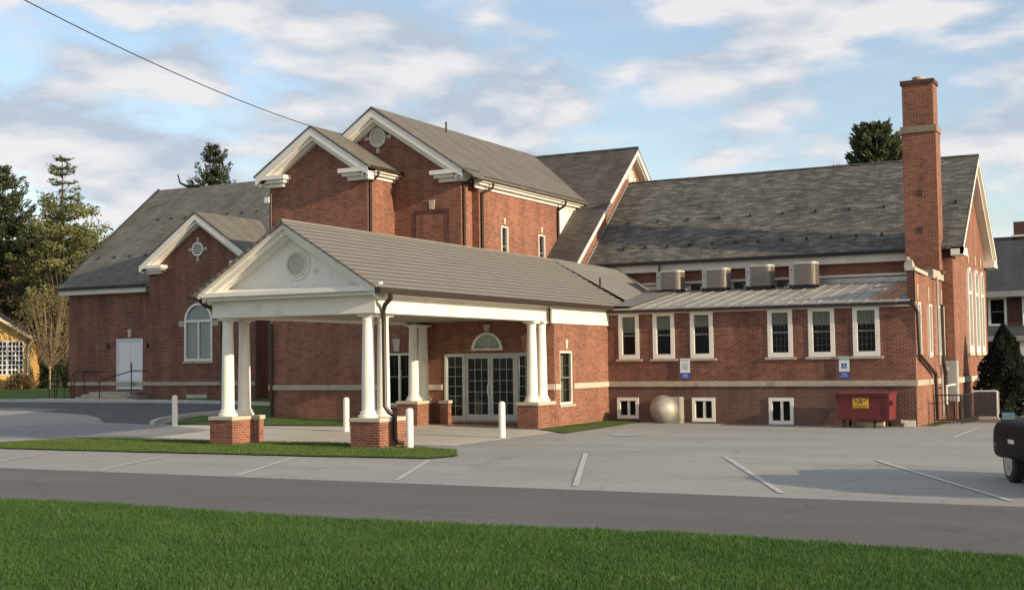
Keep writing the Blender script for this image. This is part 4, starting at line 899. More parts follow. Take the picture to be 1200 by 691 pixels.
# accessible parking signs
def wheelchair(pl, mb, u, z, s, d0, d1):
    o = arc(u-.02*s, z-.12*s, .20*s, 150, 380, 14); i = arc(u-.02*s, z-.12*s, .15*s, 150, 380, 14)
    for k in range(14):
        P = [o[k], o[k+1], i[k+1], i[k]]; pl.poly(mb, P, d0, d1)
    pl.poly(mb, arc(u-.03*s, z+.33*s, .06*s, 0, 360, 10)[:-1], d0, d1)
    pl.box(mb, u-.06*s, u+.01*s, z-.05*s, z+.25*s, d0, d1); pl.box(mb, u+.012*s, u+.13*s, z+.06*s, z+.11*s, d0, d1); pl.box(mb, u+.012*s, u+.17*s, z-.05*s, z+.01*s, d0, d1)
    pl.poly(mb, [(u+.11*s, z-.05*s), (u+.17*s, z-.052*s), (u+.26*s, z-.30*s), (u+.20*s, z-.32*s)], d0+.0003, d1+.0003)
def psign(x0, x1, green, label):
    t = empty('parking_sign', label, 'sign', ((x0+x1)/2, 36.95, 1.3), 0, 'accessible parking signs on the wall'); Q = PL('F', 0.0); w = (x1-x0)/2
    mb = MB(); Q.box(mb, -w, w, .23, .66, -.002, .004); mb.build('sign_plate', 'sign_white', t)
    if green:
        mb = MB(); Q.box(mb, -w+.01, w-.01, .55, .65, .0041, .006); mb.build('green_band', 'sign_green', t)
        text('RESERVED', (0, -.0075, .625), (R(90), 0, 0), .05, 'sign_white', t, 'lettering', .001); text('PARKING', (0, -.0075, .575), (R(90), 0, 0), .05, 'sign_white', t, 'lettering', .001)
        mb = MB(); Q.box(mb, -.075, .075, .31, .47, .0041, .006); mb.build('blue_panel', 'sign_blue', t)
        mb = MB(); wheelchair(Q, mb, 0, .385, .20, .0061, .0075); mb.build('wheelchair_symbol', 'sign_white', t)
    else:
        text('RESERVED', (0, -.0055, .60), (R(90), 0, 0), .05, 'sign_green', t, 'lettering', .001)
        mb = MB(); frame_ring(mb, Q, rect(-.075, .075, .34, .49), rect(-.065, .065, .35, .48), .0041, .006); wheelchair(Q, mb, 0, .41, .19, .0041, .006); mb.build('wheelchair_symbol', 'sign_blue', t)
    mb = MB(); Q.poly(mb, [(-w, .10), (-w+.04, .04), (w-.04, .04), (w, .10), (w, .22), (-w, .22)], -.002, .004); mb.build('lower_plate', 'sign_blue', t)
    text('VAN', (0, -.0055, .16), (R(90), 0, 0), .075, 'sign_white', t, 'lettering', .001); text('ACCESSIBLE', (0, -.0055, .10), (R(90), 0, 0), .04, 'sign_white', t, 'lettering', .001)
psign(-13.72, -13.41, False, 'white and blue parking sign under the third upper window of the wing')
psign(-8.95, -8.66, True, 'parking sign with green top and blue wheelchair panel above the dumpster')

# dumpster
t = empty('dumpster', 'dark red metal dumpster with yellow sticker against the brick wing', 'dumpster', (-8.03, 36.25, 0))
t.scale = (.86, .95, 1)
mb = MB(); mb.hexa([(-.82, -.45, .22), (.77, -.45, .22), (.77, .5, .22), (-.82, .5, .22), (-.86, -.52, .92), (.80, -.52, .92), (.80, .55, .92), (-.86, .55, .92)]); mb.build('container', 'dumpster_red', t, bevel=.015)
mb = MB()
mb.hexa([(.69, -.465, .22), (.785, -.465, .22), (.785, -.44, .22), (.69, -.44, .22), (.72, -.54, .92), (.815, -.54, .92), (.815, -.5, .92), (.72, -.5, .92)]); mb.box(-.86, .80, -.55, -.51, .86, .93); mb.build('rib', 'dumpster_red', t)
mb = MB(); mb.hexa([(-.93, -.60, .925), (.84, -.60, .925), (.84, .56, .925), (-.93, .56, .925), (-.93, -.60, .945), (.84, -.60, .945), (.84, .56, .99), (-.93, .56, .99)]); mb.build('lid', 'dumpster_red', t, bevel=.008)
mb = MB(); q = .5
def dpt(x, z, o): return (x, -.45-.1*(z-.22)-o, z)
mb.hexa([dpt(-.34, .55, -.01), dpt(.16, .55, -.01), dpt(.16, .55, .006), dpt(-.34, .55, .006), dpt(-.34, .82, -.01), dpt(.16, .82, -.01), dpt(.16, .82, .006), dpt(-.34, .82, .006)]); mb.build('sticker', 'yellow_print', t)
mb = MB(); 
for a, b in (((-.16, .66), (-.09, .80)), ((-.02, .66), (-.09, .80)), ((-.13, .70), (-.05, .70)), ((-.30, .81), (-.20, .72)), ((.02, .72), (.12, .81))): mb.tube([dpt(*a, .010), dpt(*b, .010)], .013, 4)
mb.tube([dpt(-.30, .60, .010), dpt(.12, .60, .010)], .012, 4); mb.build('sticker_print', 'dumpster_red', t)
for x, y in ((-.66, -.35), (.30, -.35), (-.66, .4), (.60, .4)):
    mb = MB(); mb.lathe([(.07, -.03), (.085, -.02), (.085, .02), (.07, .03)], (x, y, .085), 14, 'X'); mb.box(x-.04, x+.04, y-.01, y+.01, .09, .22); mb.build('caster', 'black_iron', t)
mb = MB(); mb.box(.84, .90, -.45, -.2, .62, .75); mb.build('lift_pocket', 'dumpster_red', t)
t = setp(MB().box(-8.35, -7.62, 36.35, 36.55, .03, .16).build('timber_block', 'limestone_clean', None, bevel=.01), 'pale timber block lying under the dumpster', 'block')
t = empty('cinder_block', 'broken grey concrete block on the asphalt right of the dumpster', 'block', (-6.98, 36.62, 0), .15)
mb = MB(); mb.box(-.16, .16, -.1, .1, 0, .19); mb.build('block_body', 'kerb_concrete', t, bevel=.015); mb = MB(); mb.hexa([(-.22, -.12, .12), (-.06, -.14, .10), (-.05, .02, .12), (-.2, .03, .13), (-.23, -.11, .21), (-.12, -.13, .15), (-.1, .02, .17), (-.2, .02, .2)]); mb.build('broken_piece', 'kerb_concrete', t)

# steps and rails at the left door
t = empty('entrance_steps', 'weathered stone steps leading to the white side door', 'steps', (-40.9, 41.5, .58))
for k in range(4): 
    zt = .86-.09*k*1.0; 
    mb = MB(); mb.box(-1.3-.12*k, 1.25+.10*k, -.75-.28*k+.30, .68, zt-.58-.5, zt-.58-.002*k); mb.build('step', 'limestone', t, bevel=.015)
def rail(name, pts, post, label):
    t = empty(name, label, 'railing', pts[0][:2]+(0,)); o = Vector(t.location)
    mb = MB(); mb.tube([Vector(p)-o for p in pts], .022, 6); mb.build('handrail', 'black_iron', t)
    for a in post: mb = MB(); mb.tube([Vector(a[0])-o, Vector(a[1])-o], .020, 6); mb.build('post', 'black_iron', t)
rail('railing', [(-38.95, 42.0, 1.75), (-39.6, 40.9, 1.75), (-40.4, 39.9, 1.35), (-40.4, 39.9, 1.25)], [((-39.6, 40.9, .5), (-39.6, 40.9, 1.75)), ((-40.4, 39.9, .5), (-40.4, 39.9, 1.35))], 'black sloping handrail right of the steps to the side door')
rail('railing', [(-42.3, 42.0, 1.72), (-42.3, 40.9, 1.72), (-42.9, 40.9, 1.72), (-43.0, 40.7, 1.38), (-43.0, 39.9, 1.38)], [((-42.3, 40.9, .5), (-42.3, 40.9, 1.72)), ((-43.0, 39.9, .4), (-43.0, 39.9, 1.38)), ((-42.9, 40.9, .5), (-42.9, 40.9, 1.72))], 'black stepped railing left of the steps to the side door')
mb = MB(); t = empty('railing', 'short black rail guarding the stairwell at the left brick corner', 'railing', (-44.5, 41.0, .55))
for k in range(4): MB().tube([(.45*k, 0, 0), (.45*k, 0, .8)], .018, 6).build('post', 'black_iron', t)
mb = MB(); mb.tube([(0, 0, .8), (1.35, 0, .8)], .02, 6); mb.tube([(0, 0, .4), (1.35, 0, .4)], .015, 6); mb.build('handrail', 'black_iron', t)

# right end: railing over the stairwell, cabinet, cased condenser
t = empty('stairwell_railing', 'black iron railing round the stairwell at the right end of the wing', 'railing', (-6.7, 38.6, 0))
pts = [(0.05, 0), (.75, .1), (.95, 2.0)]
mb = MB()
for a, b in zip(pts[:-1], pts[1:]):
    for z in (.12, .82): mb.tube([(a[0], a[1], z), (b[0], b[1], z)], .018, 6)
mb.build('handrail', 'black_iron', t)
mb = MB()
for a, b in zip(pts[:-1], pts[1:]):
    n = int(math.hypot(b[0]-a[0], b[1]-a[1])/.09)
    for k in range(n+1): x = a[0]+(b[0]-a[0])*k/n; y = a[1]+(b[1]-a[1])*k/n; mb.tube([(x, y, .0), (x, y, .82)], .009, 5)
mb.build('balusters', 'black_iron', t)
t = empty('electrical_cabinet', 'tall grey electrical cabinet on the dark corner pilaster', 'cabinet', (-6.62, 41.3, .55))
mb = MB(); mb.box(-.22, .22, -.16, .16, 0, 1.25); mb.build('cabinet_body', 'cabinet_paint', t, bevel=.01); mb = MB(); mb.box(-.19, .19, -.175, -.161, .04, 1.2); mb.build('cabinet_door', 'cabinet_paint', t); mb = MB(); mb.box(-.12, .0, -.185, -.176, .95, 1.05); mb.build('nameplate', 'sign_white', t)
mb = MB(); mb.tube([(-.1, 0, 0), (-.1, 0, -.5)], .03, 6); mb.tube([(.1, 0, 0), (.1, 0, -.5)], .03, 6); mb.build('conduit', 'black_iron', t)
t = empty('heat_pump', 'ground condenser with grey mesh front and white frame beside the evergreen', 'air conditioner', (-5.72, 41.9, 0))
mb = MB(); mb.box(-.33, .33, 0, .6, .08, .84); mb.build('casing', 'ac_grille', t); mb = MB(); mb.box(-.36, .36, -.03, .03, .84, .88); mb.box(.33, .36, -.03, .03, .05, .84); mb.build('white_frame', 'sign_white', t)
mb = MB()
for k in range(12): x = -.30+k*.055; mb.box(x-.006, x+.006, -.02, -.008, .1, .82)
for k in range(9): z = .14+k*.08; mb.box(-.32, .32, -.021, -.009, z-.006, z+.006)
mb.build('mesh_guard', 'black_iron', t); mb = MB(); mb.box(-.38, .38, -.1, .7, .0, .079); mb.build('pad', 'concrete', t)
drape('gravel_bed', [(-6.8, 39.6), (-4.9, 39.6), (-4.9, 43.0), (-6.4, 43.0), (-6.8, 41.4)], .010, 'soil')

# car
def car():
    t = empty('parked_car', 'black car cut off by the right edge, seen from behind its left side', 'car', (-2.58, 20.93, 0), math.atan2(.92, -.40))
    # local: +x to the nose, +y to its left side
    W = .86; cy = -W                       # centre line; left side at y = 0
    sec = [(.98, .36, .72, .66), (.95, .32, .86, .76), (.80, .31, .93, .83), (.55, .31, .96, .86), (.2, .31, .97, .87), (-.4, .31, .97, .87), (-1.4, .31, .96, .86), (-2.4, .33, .97, .84), (-2.95, .36, .94, .78), (-3.12, .42, .86, .70)]
    mb = MB(); rings = []
    for x, z0, z1, w in sec:
        ring = []
        for a, b in ((-1, .10), (-1, .5), (-.985, .80), (-.90, .95), (-.6, 1), (0, 1.02), (.6, 1), (.90, .95), (.985, .80), (1, .5), (1, .10), (.9, 0), (0, 0), (-.9, 0)): ring.append((x, cy+a*w, z0+(z1-z0)*b))
        rings.append(ring)
    n = 14; base = 0
    for r in rings: mb.v += r
    for i in range(len(rings)-1):
        for k in range(n): mb.f.append((i*n+k, i*n+(k+1) % n, (i+1)*n+(k+1) % n, (i+1)*n+k))
    mb.f.append(tuple(range(n))); mb.f.append(tuple((len(rings)-1)*n+k for k in reversed(range(n))))
    b = mb.build('body', 'car_black', t, smooth=True); s = b.modifiers.new('s', 'SUBSURF'); s.levels = 2; s.render_levels = 2
    mb = MB(); cab = [(-.35, .93, .70), (-.85, 1.27, .60), (-1.7, 1.32, .60), (-2.3, 1.25, .58), (-2.75, .95, .66)]; rr = []
    for x, z, w in cab: rr.append([(x, cy-w, .9), (x, cy-w*.97, z-.05 if z > 1 else z), (x, cy-w*.8, z), (x, cy+w*.8, z), (x, cy+w*.97, z-.05 if z > 1 else z), (x, cy+w, .9)])
    for r in rr: mb.v += r
    for i in range(4):
        for k in range(6): mb.f.append((i*6+k, i*6+(k+1) % 6, (i+1)*6+(k+1) % 6, (i+1)*6+k))
    mb.build('cabin', 'car_black', t, smooth=True)
    mb = MB(); mb.hexa([(-.75, cy+.672, .96), (-2.45, cy+.672, .97), (-2.45, cy+.66, .97), (-.75, cy+.66, .96), (-1.0, cy+.605, 1.20), (-2.15, cy+.602, 1.20), (-2.15, cy+.59, 1.20), (-1.0, cy+.59, 1.20)]); mb.build('side_window', 'glass', t)
    for x in (0, -2.25):
        for y in (-.12, 2*cy+.12):
            mb = MB(); mb.lathe([(.17, -.09), (.27, -.09), (.30, -.06), (.30, .06), (.27, .09), (.17, .09)], (x, y, .30), 28, 'Y'); w = mb.build('wheel', 'tyre', t, smooth=True)
            mb = MB(); mb.lathe([(.0, -.085), (.20, -.098), (.20, .098), (.17, .094), (.13, .091), (.05, .098), (.0, .098)], (x, y, .30), 20, 'Y'); mb.build('rim', 'rim_metal', w)
    mb = MB(); mb.box(-.62, -.48, .03, .24, .965, 1.09); m_ = mb.build('wing_mirror', 'car_black', t, bevel=.03)
    mb = MB(); mb.box(-.630, -.622, .045, .225, .975, 1.08); mb.build('mirror_glass', 'painted_sky_reflection', m_)
    mb = MB(); mb.box(.50, .64, -.045, -.005, .52, .56); mb.build('side_reflector', 'red_plastic', t)
    mb = MB(); mb.box(-.42, -.12, -.01, .008, .60, .66); mb.build('fender_badge', 'plate_white', t)
    mb = MB(); mb.box(.90, .99, cy-.55, cy-.30, .55, .66); mb.build('headlight', 'glass', t); mb = MB(); mb.box(.90, .99, cy+.30, cy+.55, .55, .66); mb.build('headlight', 'glass', t)
    for s in (-.6, .36): mb = MB(); mb.box(-3.15, -3.05, cy+s, cy+s+.24, .62, .76); mb.build('tail_light', 'red_plastic', t)
    mb = MB(); mb.box(-3.16, -3.12, cy-.2, cy+.2, .5, .62); mb.build('number_plate', 'plate_white', t)
car()

# ------------------------------------------------------------------ vegetation
def cards(name, m, pts, tone, size, parent, aspect=.55, seed=1, up=.3, tri=False, dirs=None):
    """many small leaf faces; pts (n,3), tone (n,), size scalar or (n,)"""
    rg = np.random.default_rng(seed); n = len(pts); pts = np.asarray(pts, float)
    a = rg.normal(size=(n, 3)); 
    if dirs is not None: a = np.asarray(dirs)+a*.35
    a /= np.linalg.norm(a, axis=1)[:, None]+1e-9
    b = rg.normal(size=(n, 3)); b -= (b*a).sum(1)[:, None]*a; b /= np.linalg.norm(b, axis=1)[:, None]+1e-9
    s = (np.ones(n)*size)*rg.uniform(.6, 1.4, n); a *= s[:, None]; b *= (s*aspect)[:, None]
    V = np.stack([pts-a*.5, pts+b*.5+a*.05, pts+a*.5, pts-b*.5+a*.05], 1).reshape(-1, 3)
    me = bpy.data.meshes.new(name); me.vertices.add(len(V)); me.vertices.foreach_set('co', V.ravel())
    me.loops.add(4*n); me.loops.foreach_set('vertex_index', np.arange(4*n)); me.polygons.add(n); me.polygons.foreach_set('loop_start', np.arange(n)*4); me.polygons.foreach_set('loop_total', np.full(n, 4))
    me.update(calc_edges=True); at = me.attributes.new('tone', 'FLOAT', 'POINT'); at.data.foreach_set('value', np.repeat(np.clip(tone, 0, 1), 4).astype(np.float32))
    me.materials.append(MATS[m]); o = bpy.data.objects.new(name, me); col.objects.link(o)
    if parent: o.parent = parent
    return o
def conifer(x, y, z, H, r0, label, m='spruce_needles', seed=1, z0=.08, upturn=.35, density=1.0, size=.22, name='spruce_tree', group=None, levels=26, gaps=.12, pw=.8, droop=.1):
    t = empty(name, label, 'tree', (x, y, z), 0, group); rg = np.random.default_rng(seed); mb = MB(); mb.tube([(0, 0, -.2), (0, 0, H*.5), (0, 0, H*.97)], [H*.022, H*.013, .02], 7); br = []; pts = []; tone = []; dr = []
    for l in range(levels):
        f = z0+(1-z0)*(l+rg.uniform(-.3, .3))/levels; hh = f*H; R0 = r0*(1-f)**pw*rg.uniform(.82, 1.1)+.12
        nb = int(8+4*(1-f)); 
        for k in range(nb):
            if rg.random() < gaps: continue
            a = 2*math.pi*(k+rg.uniform(-.3, .3))/nb+l*1.3; L = R0*rg.uniform(.65, 1.15); P = []
            for q in range(7):
                s = q/6; P.append(np.array([math.cos(a)*L*s, math.sin(a)*L*s, hh-droop*L*math.sin(s*2.2)+upturn*L*s**2.4]))
            mb.tube(P, [.035*(1-f)+.012]*3+[.012]*4, 4, caps=False)
            npt = int(34*density*L)+8
            for q in range(npt):
                s = rg.uniform(.12, 1.0); i = min(5, int(s*6)); p = P[i]+(P[i+1]-P[i])*(s*6-i); wd = .26*L*(1-s)**.6*.6+.07
                off = rg.normal(size=3)*np.array([wd, wd, .05+.03*L]); pts.append(p+off); tone.append(rg.normal(.45, .22)+.18*s); d = P[i+1]-P[i]; dr.append(d/(np.linalg.norm(d)+1e-9)+np.array([0, 0, -.15]))
    mb.build('trunk', 'bark', t); cards('crown', m, pts, np.array(tone), size, t, .38, seed, dirs=dr); return t
def broadleaf(x, y, z, H, rx, ry, label, m, seed=1, trunk_h=.3, n=9000, size=.2, name='tree', group=None, clumps=60, rz=None, bark='bark', fill=.16, cat='tree', tr=.02):
    t = empty(name, label, cat, (x, y, z), 0, group); rg = np.random.default_rng(seed); rz = rz or H*(1-trunk_h)/2; cz = H-rz
    mb = MB(); mb.tube([(0, 0, -.2), (rg.uniform(-.1, .1), 0, H*trunk_h), (0, .1, cz)], [H*tr, H*tr*.8, H*tr*.5], 8); C = []
    for k in range(clumps):
        v = rg.normal(size=3); v /= np.linalg.norm(v); rr = rg.uniform(.25, 1.0)**.55; c = np.array([v[0]*rx*rr, v[1]*ry*rr, cz+v[2]*rz*rr]); C.append(c)
        if k % 2 == 0:
            a = np.array([0, 0, H*trunk_h*rg.uniform(.8, 1.2)]); mid = a*.45+c*.55+np.array([0, 0, -.08*H]); mb.tube([a, mid, c], [H*tr*.35, H*tr*.2, .012], 5, caps=False)
    mb.build('trunk', bark, t); C = np.array(C); idx = rg.integers(0, clumps, n); cr_ = rg.uniform(.6, 1.3, clumps)*fill*(rx+rz); ct = rg.uniform(.15, .8, clumps)
    d = rg.normal(size=(n, 3)); d /= np.linalg.norm(d, axis=1)[:, None]; d *= (rg.uniform(0, 1, n)**.45*cr_[idx])[:, None]; d[:, 2] *= .7
    P = C[idx]+d; cards('crown', m, P, ct[idx]+rg.normal(0, .14, n), size, t, .6, seed); return t
# beyond the left roofs
conifer(-60.2, 70, .6, 17.1, 4.6, 'pointed spruce rising behind the left slate roof ridge', seed=3, levels=30, size=.24, density=2.2, upturn=.8, gaps=.12, pw=.78)
broadleaf(-74.2, 66, .6, 9.8, 3.2, 2.6, 'olive brown tree right behind the roof of the orange lit house', 'brown_buds', 17, n=12000, size=.18, clumps=110, fill=.10, trunk_h=.15)
conifer(-76.8, 66, .6, 16.2, 5.0, 'dark spruce at the far left edge behind the spring trees', m='pine_needles', seed=5, levels=26, size=.32, density=2.0, upturn=.5, pw=.6)
conifer(-72.6, 68, .6, 16.9, 4.6, 'tall wispy hemlock with open top behind the olive trees', m='hemlock_needles', seed=9, levels=30, size=.28, density=.9, upturn=.25, gaps=.3, name='hemlock_tree', pw=.6)
broadleaf(-70.4, 66, .6, 13.9, 3.8, 3.6, 'tall yellow green spring tree left of the slate roof', 'spring_leaves', 11, n=12000, size=.22, clumps=130, fill=.075, trunk_h=.2)
broadleaf(-68.4, 65, .6, 11.4, 2.9, 3.0, 'smaller yellow green tree touching the left end of the slate roof', 'spring_leaves', 12, n=10000, size=.22, clumps=110, fill=.085, trunk_h=.15)
broadleaf(-77.5, 69, .6, 11.2, 3.8, 3.5, 'olive toned tree above the orange lit house', 'olive_leaves', 13, n=15000, size=.23, clumps=120, fill=.11, trunk_h=.15)
broadleaf(-69.3, 69, .6, 9.0, 3.4, 2.6, 'brownish budding tree between the orange house and the brick wall', 'brown_buds', 14, n=14000, size=.17, clumps=120, fill=.10, trunk_h=.15)
broadleaf(-65.1, 60, .6, 6.8, 2.3, 2.0, 'small bare multi stemmed tree with brown twigs on the left lawn', 'brown_buds', 15, n=5200, size=.11, clumps=130, fill=.12, trunk_h=.22, bark='pale_bark', name='small_tree', tr=.010)
broadleaf(-61.5, 70, .6, 8.2, 5.0, 3, 'low olive tree behind the left corner of the brick hall', 'olive_leaves', 16, n=9000, size=.23, clumps=80, fill=.12, trunk_h=.15)
conifer(-16.0, 76, .2, 15.6, 3.9, 'dark round topped pine behind the right slate roof left of the chimney', m='pine_needles', seed=21, levels=30, size=.32, density=4.2, upturn=.5, gaps=.05, name='pine_tree', pw=.5)
conifer(-13.6, 78, .2, 13.7, 1.8, 'second dark pine tip peeking out behind the chimney', m='pine_needles', seed=22, levels=26, size=.34, density=1.8, name='pine_tree', pw=.5)
conifer(-18.9, 80, .2, 13.3, 1.6, 'tiny pine tip showing above the right roof ridge', m='pine_needles', seed=23, levels=24, size=.3, density=1.2, name='pine_tree', pw=.5)
# arborvitae by the right gable
t = empty('evergreen_shrub', 'dense dark cone shaped evergreen beside the right gable wall', 'evergreen', (-5.35, 43.6, 0)); rg = np.random.default_rng(31); n = 16000
u = rg.uniform(0, 1, n); th = rg.uniform(0, 2*math.pi, n); prof = np.interp(u, [0, .08, .3, .6, .85, 1], [.62, .78, .80, .56, .28, .02]); lump = 1+.16*np.sin(3*th+9*u)+.12*np.sin(7*th-14*u); rr = prof*lump*rg.uniform(.55, 1.03, n)**.5
cards('crown', 'conifer_dense', np.stack([rr*np.cos(th), rr*np.sin(th), .05+u*2.85], 1), rg.normal(.4, .22, n)+.25*(np.sin(5*th+11*u)), .11, t, .5, 31)
mb = MB(); mb.tube([(0, 0, -.1), (0, 0, 2.2)], [.08, .02], 6); mb.build('trunk', 'bark', t)
def shrub(x, y, z, rx, ry, h, label, seed, m='shrub_leaves', n=3500, size=.14, group='shrubs by the orange lit house'):
    t = empty('shrub', label, 'shrub', (x, y, z), 0, group); rg = np.random.default_rng(seed); d = rg.normal(size=(n, 3)); d /= np.linalg.norm(d, axis=1)[:, None]; d[:, 2] = abs(d[:, 2]); lump = 1+.12*np.sin(4*np.arctan2(d[:, 1], d[:, 0])+seed)
    P = d*(rg.uniform(.6, 1, n)*lump)[:, None]*np.array([rx, ry, h]); cards('foliage', m, P, rg.normal(.45, .25, n), size, t, .6, seed)
    mb = MB(); mb.tube([(0, 0, -.1), (0, 0, h*.6)], [.05, .02], 5); mb.build('stem', 'bark', t)
shrub(-68.9, 57.1, .6, 1.7, 1.3, 1.15, 'low dark hedge in front of the orange lit house', 41); shrub(-66.6, 59.0, .6, .9, .8, 1.05, 'reddish brown round bush at the end of the hedge', 42, 'brown_buds')
shrub(-66.2, 61.6, .6, 1.3, 1.1, 2.1, 'large dark rounded bush behind the small bare tree', 43); shrub(-63.6, 62.5, .6, 1.6, 1.0, 2.2, 'dark bush beside the left brick corner', 44)
# far wood line behind everything
rg = np.random.default_rng(51); n = 26000
X = rg.uniform(-230, 60, n); top = 6.5+2.0*np.sin(X*.11)+1.4*np.sin(X*.31+2)+.8*np.sin(X*.9); hgt = rg.uniform(0, 1, n)**.8*top; Y = 150+rg.uniform(-8, 8, n)+.0*X
o = cards('distant_wood', 'wood_leaves', np.stack([X, Y, hgt+.3], 1), rg.normal(.4, .25, n), 1.1, None, .7, 51); setp(o, kind='stuff', label='far wood line behind the buildings', cat='woods')
# near lawn blades
def blades(name, n, xr, yr, h, w, m, seed, inside=None, zoff=.02):
    rg = np.random.default_rng(seed); x = rg.uniform(*xr, n); y = rg.uniform(*yr, n)
    if inside is not None: k = inside(x, y); x, y = x[k], y[k]
    n = len(x); z = np.array([gz(a, b) for a, b in zip(x, y)]) if yr[1] > 24 else np.zeros(n)
    patch = .5+.28*np.sin(x*1.9+1.3*np.sin(y*2.1))*np.sin(y*2.7+1.1*np.sin(x*1.3))+.22*np.sin(x*5.3+2*np.sin(y*4.1))*np.sin(y*7.9+1.7*np.sin(x*3.3))
    hh = h*rg.uniform(.5, 1.25, n)*(.75+.4*patch); a = rg.uniform(0, 2*math.pi, n); ca, sa = np.cos(a)*w/2, np.sin(a)*w/2; lx, ly = rg.normal(0, .45, n)*hh, rg.normal(0, .45, n)*hh
    V = np.stack([np.stack([x-ca, y-sa, z+zoff-.005], 1), np.stack([x+ca, y+sa, z+zoff-.005], 1), np.stack([x+lx, y+ly, z+zoff+hh], 1)], 1).reshape(-1, 3)
    me = bpy.data.meshes.new(name); me.vertices.add(3*n); me.vertices.foreach_set('co', V.ravel()); me.loops.add(3*n); me.loops.foreach_set('vertex_index', np.arange(3*n)); me.polygons.add(n); me.polygons.foreach_set('loop_start', np.arange(n)*3); me.polygons.foreach_set('loop_total', np.full(n, 3)); me.update(calc_edges=True)
    tn = np.clip(rg.normal(.42, .2, n)+.45*(patch-.5), 0, 1); at = me.attributes.new('tone', 'FLOAT', 'POINT'); at.data.foreach_set('value', np.repeat(tn, 3).astype(np.float32)); me.materials.append(MATS[m]); o = bpy.data.objects.new(name, me); col.objects.link(o)
    return o
leafmat('grass_blades', (.036, .098, .021), (.118, .205, .054), .3)
ey = np.array([p[1] for p in lawn_edge[:10]]); ex = np.array([p[0] for p in lawn_edge[:10]])
o = blades('lawn_grass', 420000, (-16.5, 1.5), (6.8, 13.6), .050, .010, 'grass_blades', 61, lambda x, y: (y < np.interp(x, ex, ey)+.03*np.sin(x*7)) & (y > 6.8) & (x > -1.45*y+2-.0*y) & (x < 1.5-.08*y))
setp(o, 'thick green foreground lawn grass along the street edge', 'grass', kind='stuff')
def inpoly(poly):
    P = poly
    def f(x, y):
        c = np.zeros(len(x), bool)
        for i in range(len(P)):
            (x1, y1), (x2, y2) = P[i], P[(i+1) % len(P)]
            if y1 == y2: continue
            k = ((y1 > y) != (y2 > y)) & (x < (x2-x1)*(y-y1)/(y2-y1)+x1); c ^= k
        return c
    return f
leafmat('strip_blades', (.06, .115, .026), (.17, .23, .07), .3)
leafmat('dry_blades', (.20, .19, .09), (.34, .33, .20), .3)
def drift(x, y): return (y < np.interp(x, ex, ey)-.05) & (x > -1.45*y+2) & (x < 1.5-.08*y) & ((np.sin(x*2.3+np.sin(y*3.1)*2)*np.sin(y*3.7+np.sin(x*1.9)*2)) > .35)
o = blades('dry_grass', 22000, (-16.5, 1.5), (6.8, 13.6), .045, .010, 'dry_blades', 67, drift); setp(o, 'dry straw coloured wisps in the foreground lawn', 'grass', kind='stuff')
o = blades('island_grass', 90000, (-27.5, -13.2), (21.7, 25.7), .045, .012, 'strip_blades', 62, inpoly(isl), .03); setp(o, 'grass strip in front of the porch piers', 'grass', kind='stuff')

# ------------------------------------------------------------------ neighbours
# orange lit house, left
t = empty('house', 'orange sunlit gabled house with latticed bay at the left edge', 'house', (-70.6, 57.3, .6), .7)
H = t
mb = MB(); mb.box(-4, 4.3, 0, 8, 0, 3.4); mb.build('wall', 'orange_siding', t)
Q = PL('F', 0.0); mb = MB(); Q.poly(mb, [(-4, 3.4), (4.3, 3.4), (.15, 5.9)], -7.9, -.001); mb.build('gable', 'orange_siding', t)
for a, b in (((4.8, 3.15), (.15, 6.1)), ((-4.5, 3.15), (.15, 6.1))):
    mb = MB(); mb.prism([(a[0], -.5, a[1]), (b[0], -.5, b[1]), (b[0], -.5, b[1]+.16), (a[0], -.5, a[1]+.16)], (0, 0, 0), (0, 9, 0)); r = mb.build('roof', 'shingle_dark', t)
    mb = MB(); mb.prism([(a[0], -.56, a[1]-.05), (b[0], -.56, b[1]-.05), (b[0], -.56, b[1]+.17), (a[0], -.56, a[1]+.17)], (0, 0, 0), (0, .055, 0)); mb.build('barge_board', 'cream_siding', t)
for k in range(4):
    u = .1+k*1.02; Qf = Q; w = MB(); frame_ring(w, Q, rect(u, u+.98, .9, 3.1), rect(u+.05, u+.93, .95, 3.05), .0, .05); w = w.build('window', 'sign_white', t); mb = MB(); Q.box(mb, u+.05, u+.93, .95, 3.05, .005, .012); mb.build('pane', 'dark_void', w)
    mb = MB()
    for i in range(1, 4): Q.box(mb, u+.05+.22*i-.03, u+.05+.22*i+.03, .95, 3.05, .013, .04)
    for i in range(1, 7): Q.box(mb, u+.05, u+.93, .95+.30*i-.03, .95+.30*i+.03, .013, .041)
    mb.build('lattice', 'sign_white', w)
mb = MB(); mb.tube([(4.75, -.3, 3.1), (4.45, -.1, 2.7), (4.4, -.08, 0)], .06, 6); mb.build('downspout', 'sign_white', t)
# pale house behind the bare tree
t = empty('house', 'pale house half hidden behind the small bare tree', 'house', (-72, 84, .6)); mb = MB(); mb.box(-5, 6, 0, 7, 0, 4.5); mb.build('wall', 'cream_siding', t)
mb = MB(); mb.prism([(-5.4, -.4, 4.5), (6.4, -.4, 4.5), (6.4, 3.5, 7), (-5.4, 3.5, 7)], (0, 0, 0), (0, 0, .12)); mb.prism([(-5.4, 3.5, 7), (6.4, 3.5, 7), (6.4, 7.4, 4.5), (-5.4, 7.4, 4.5)], (0, 0, 0), (0, 0, .12)); mb.build('roof', 'shingle_dark', t)
for u in (-3.5, -.5, 2.5): Q = PL('F', 0.0); w = sash(t, Q, u, u+1.2, 1.2, 3.2, grid=(2, 2, 2), sill=False)
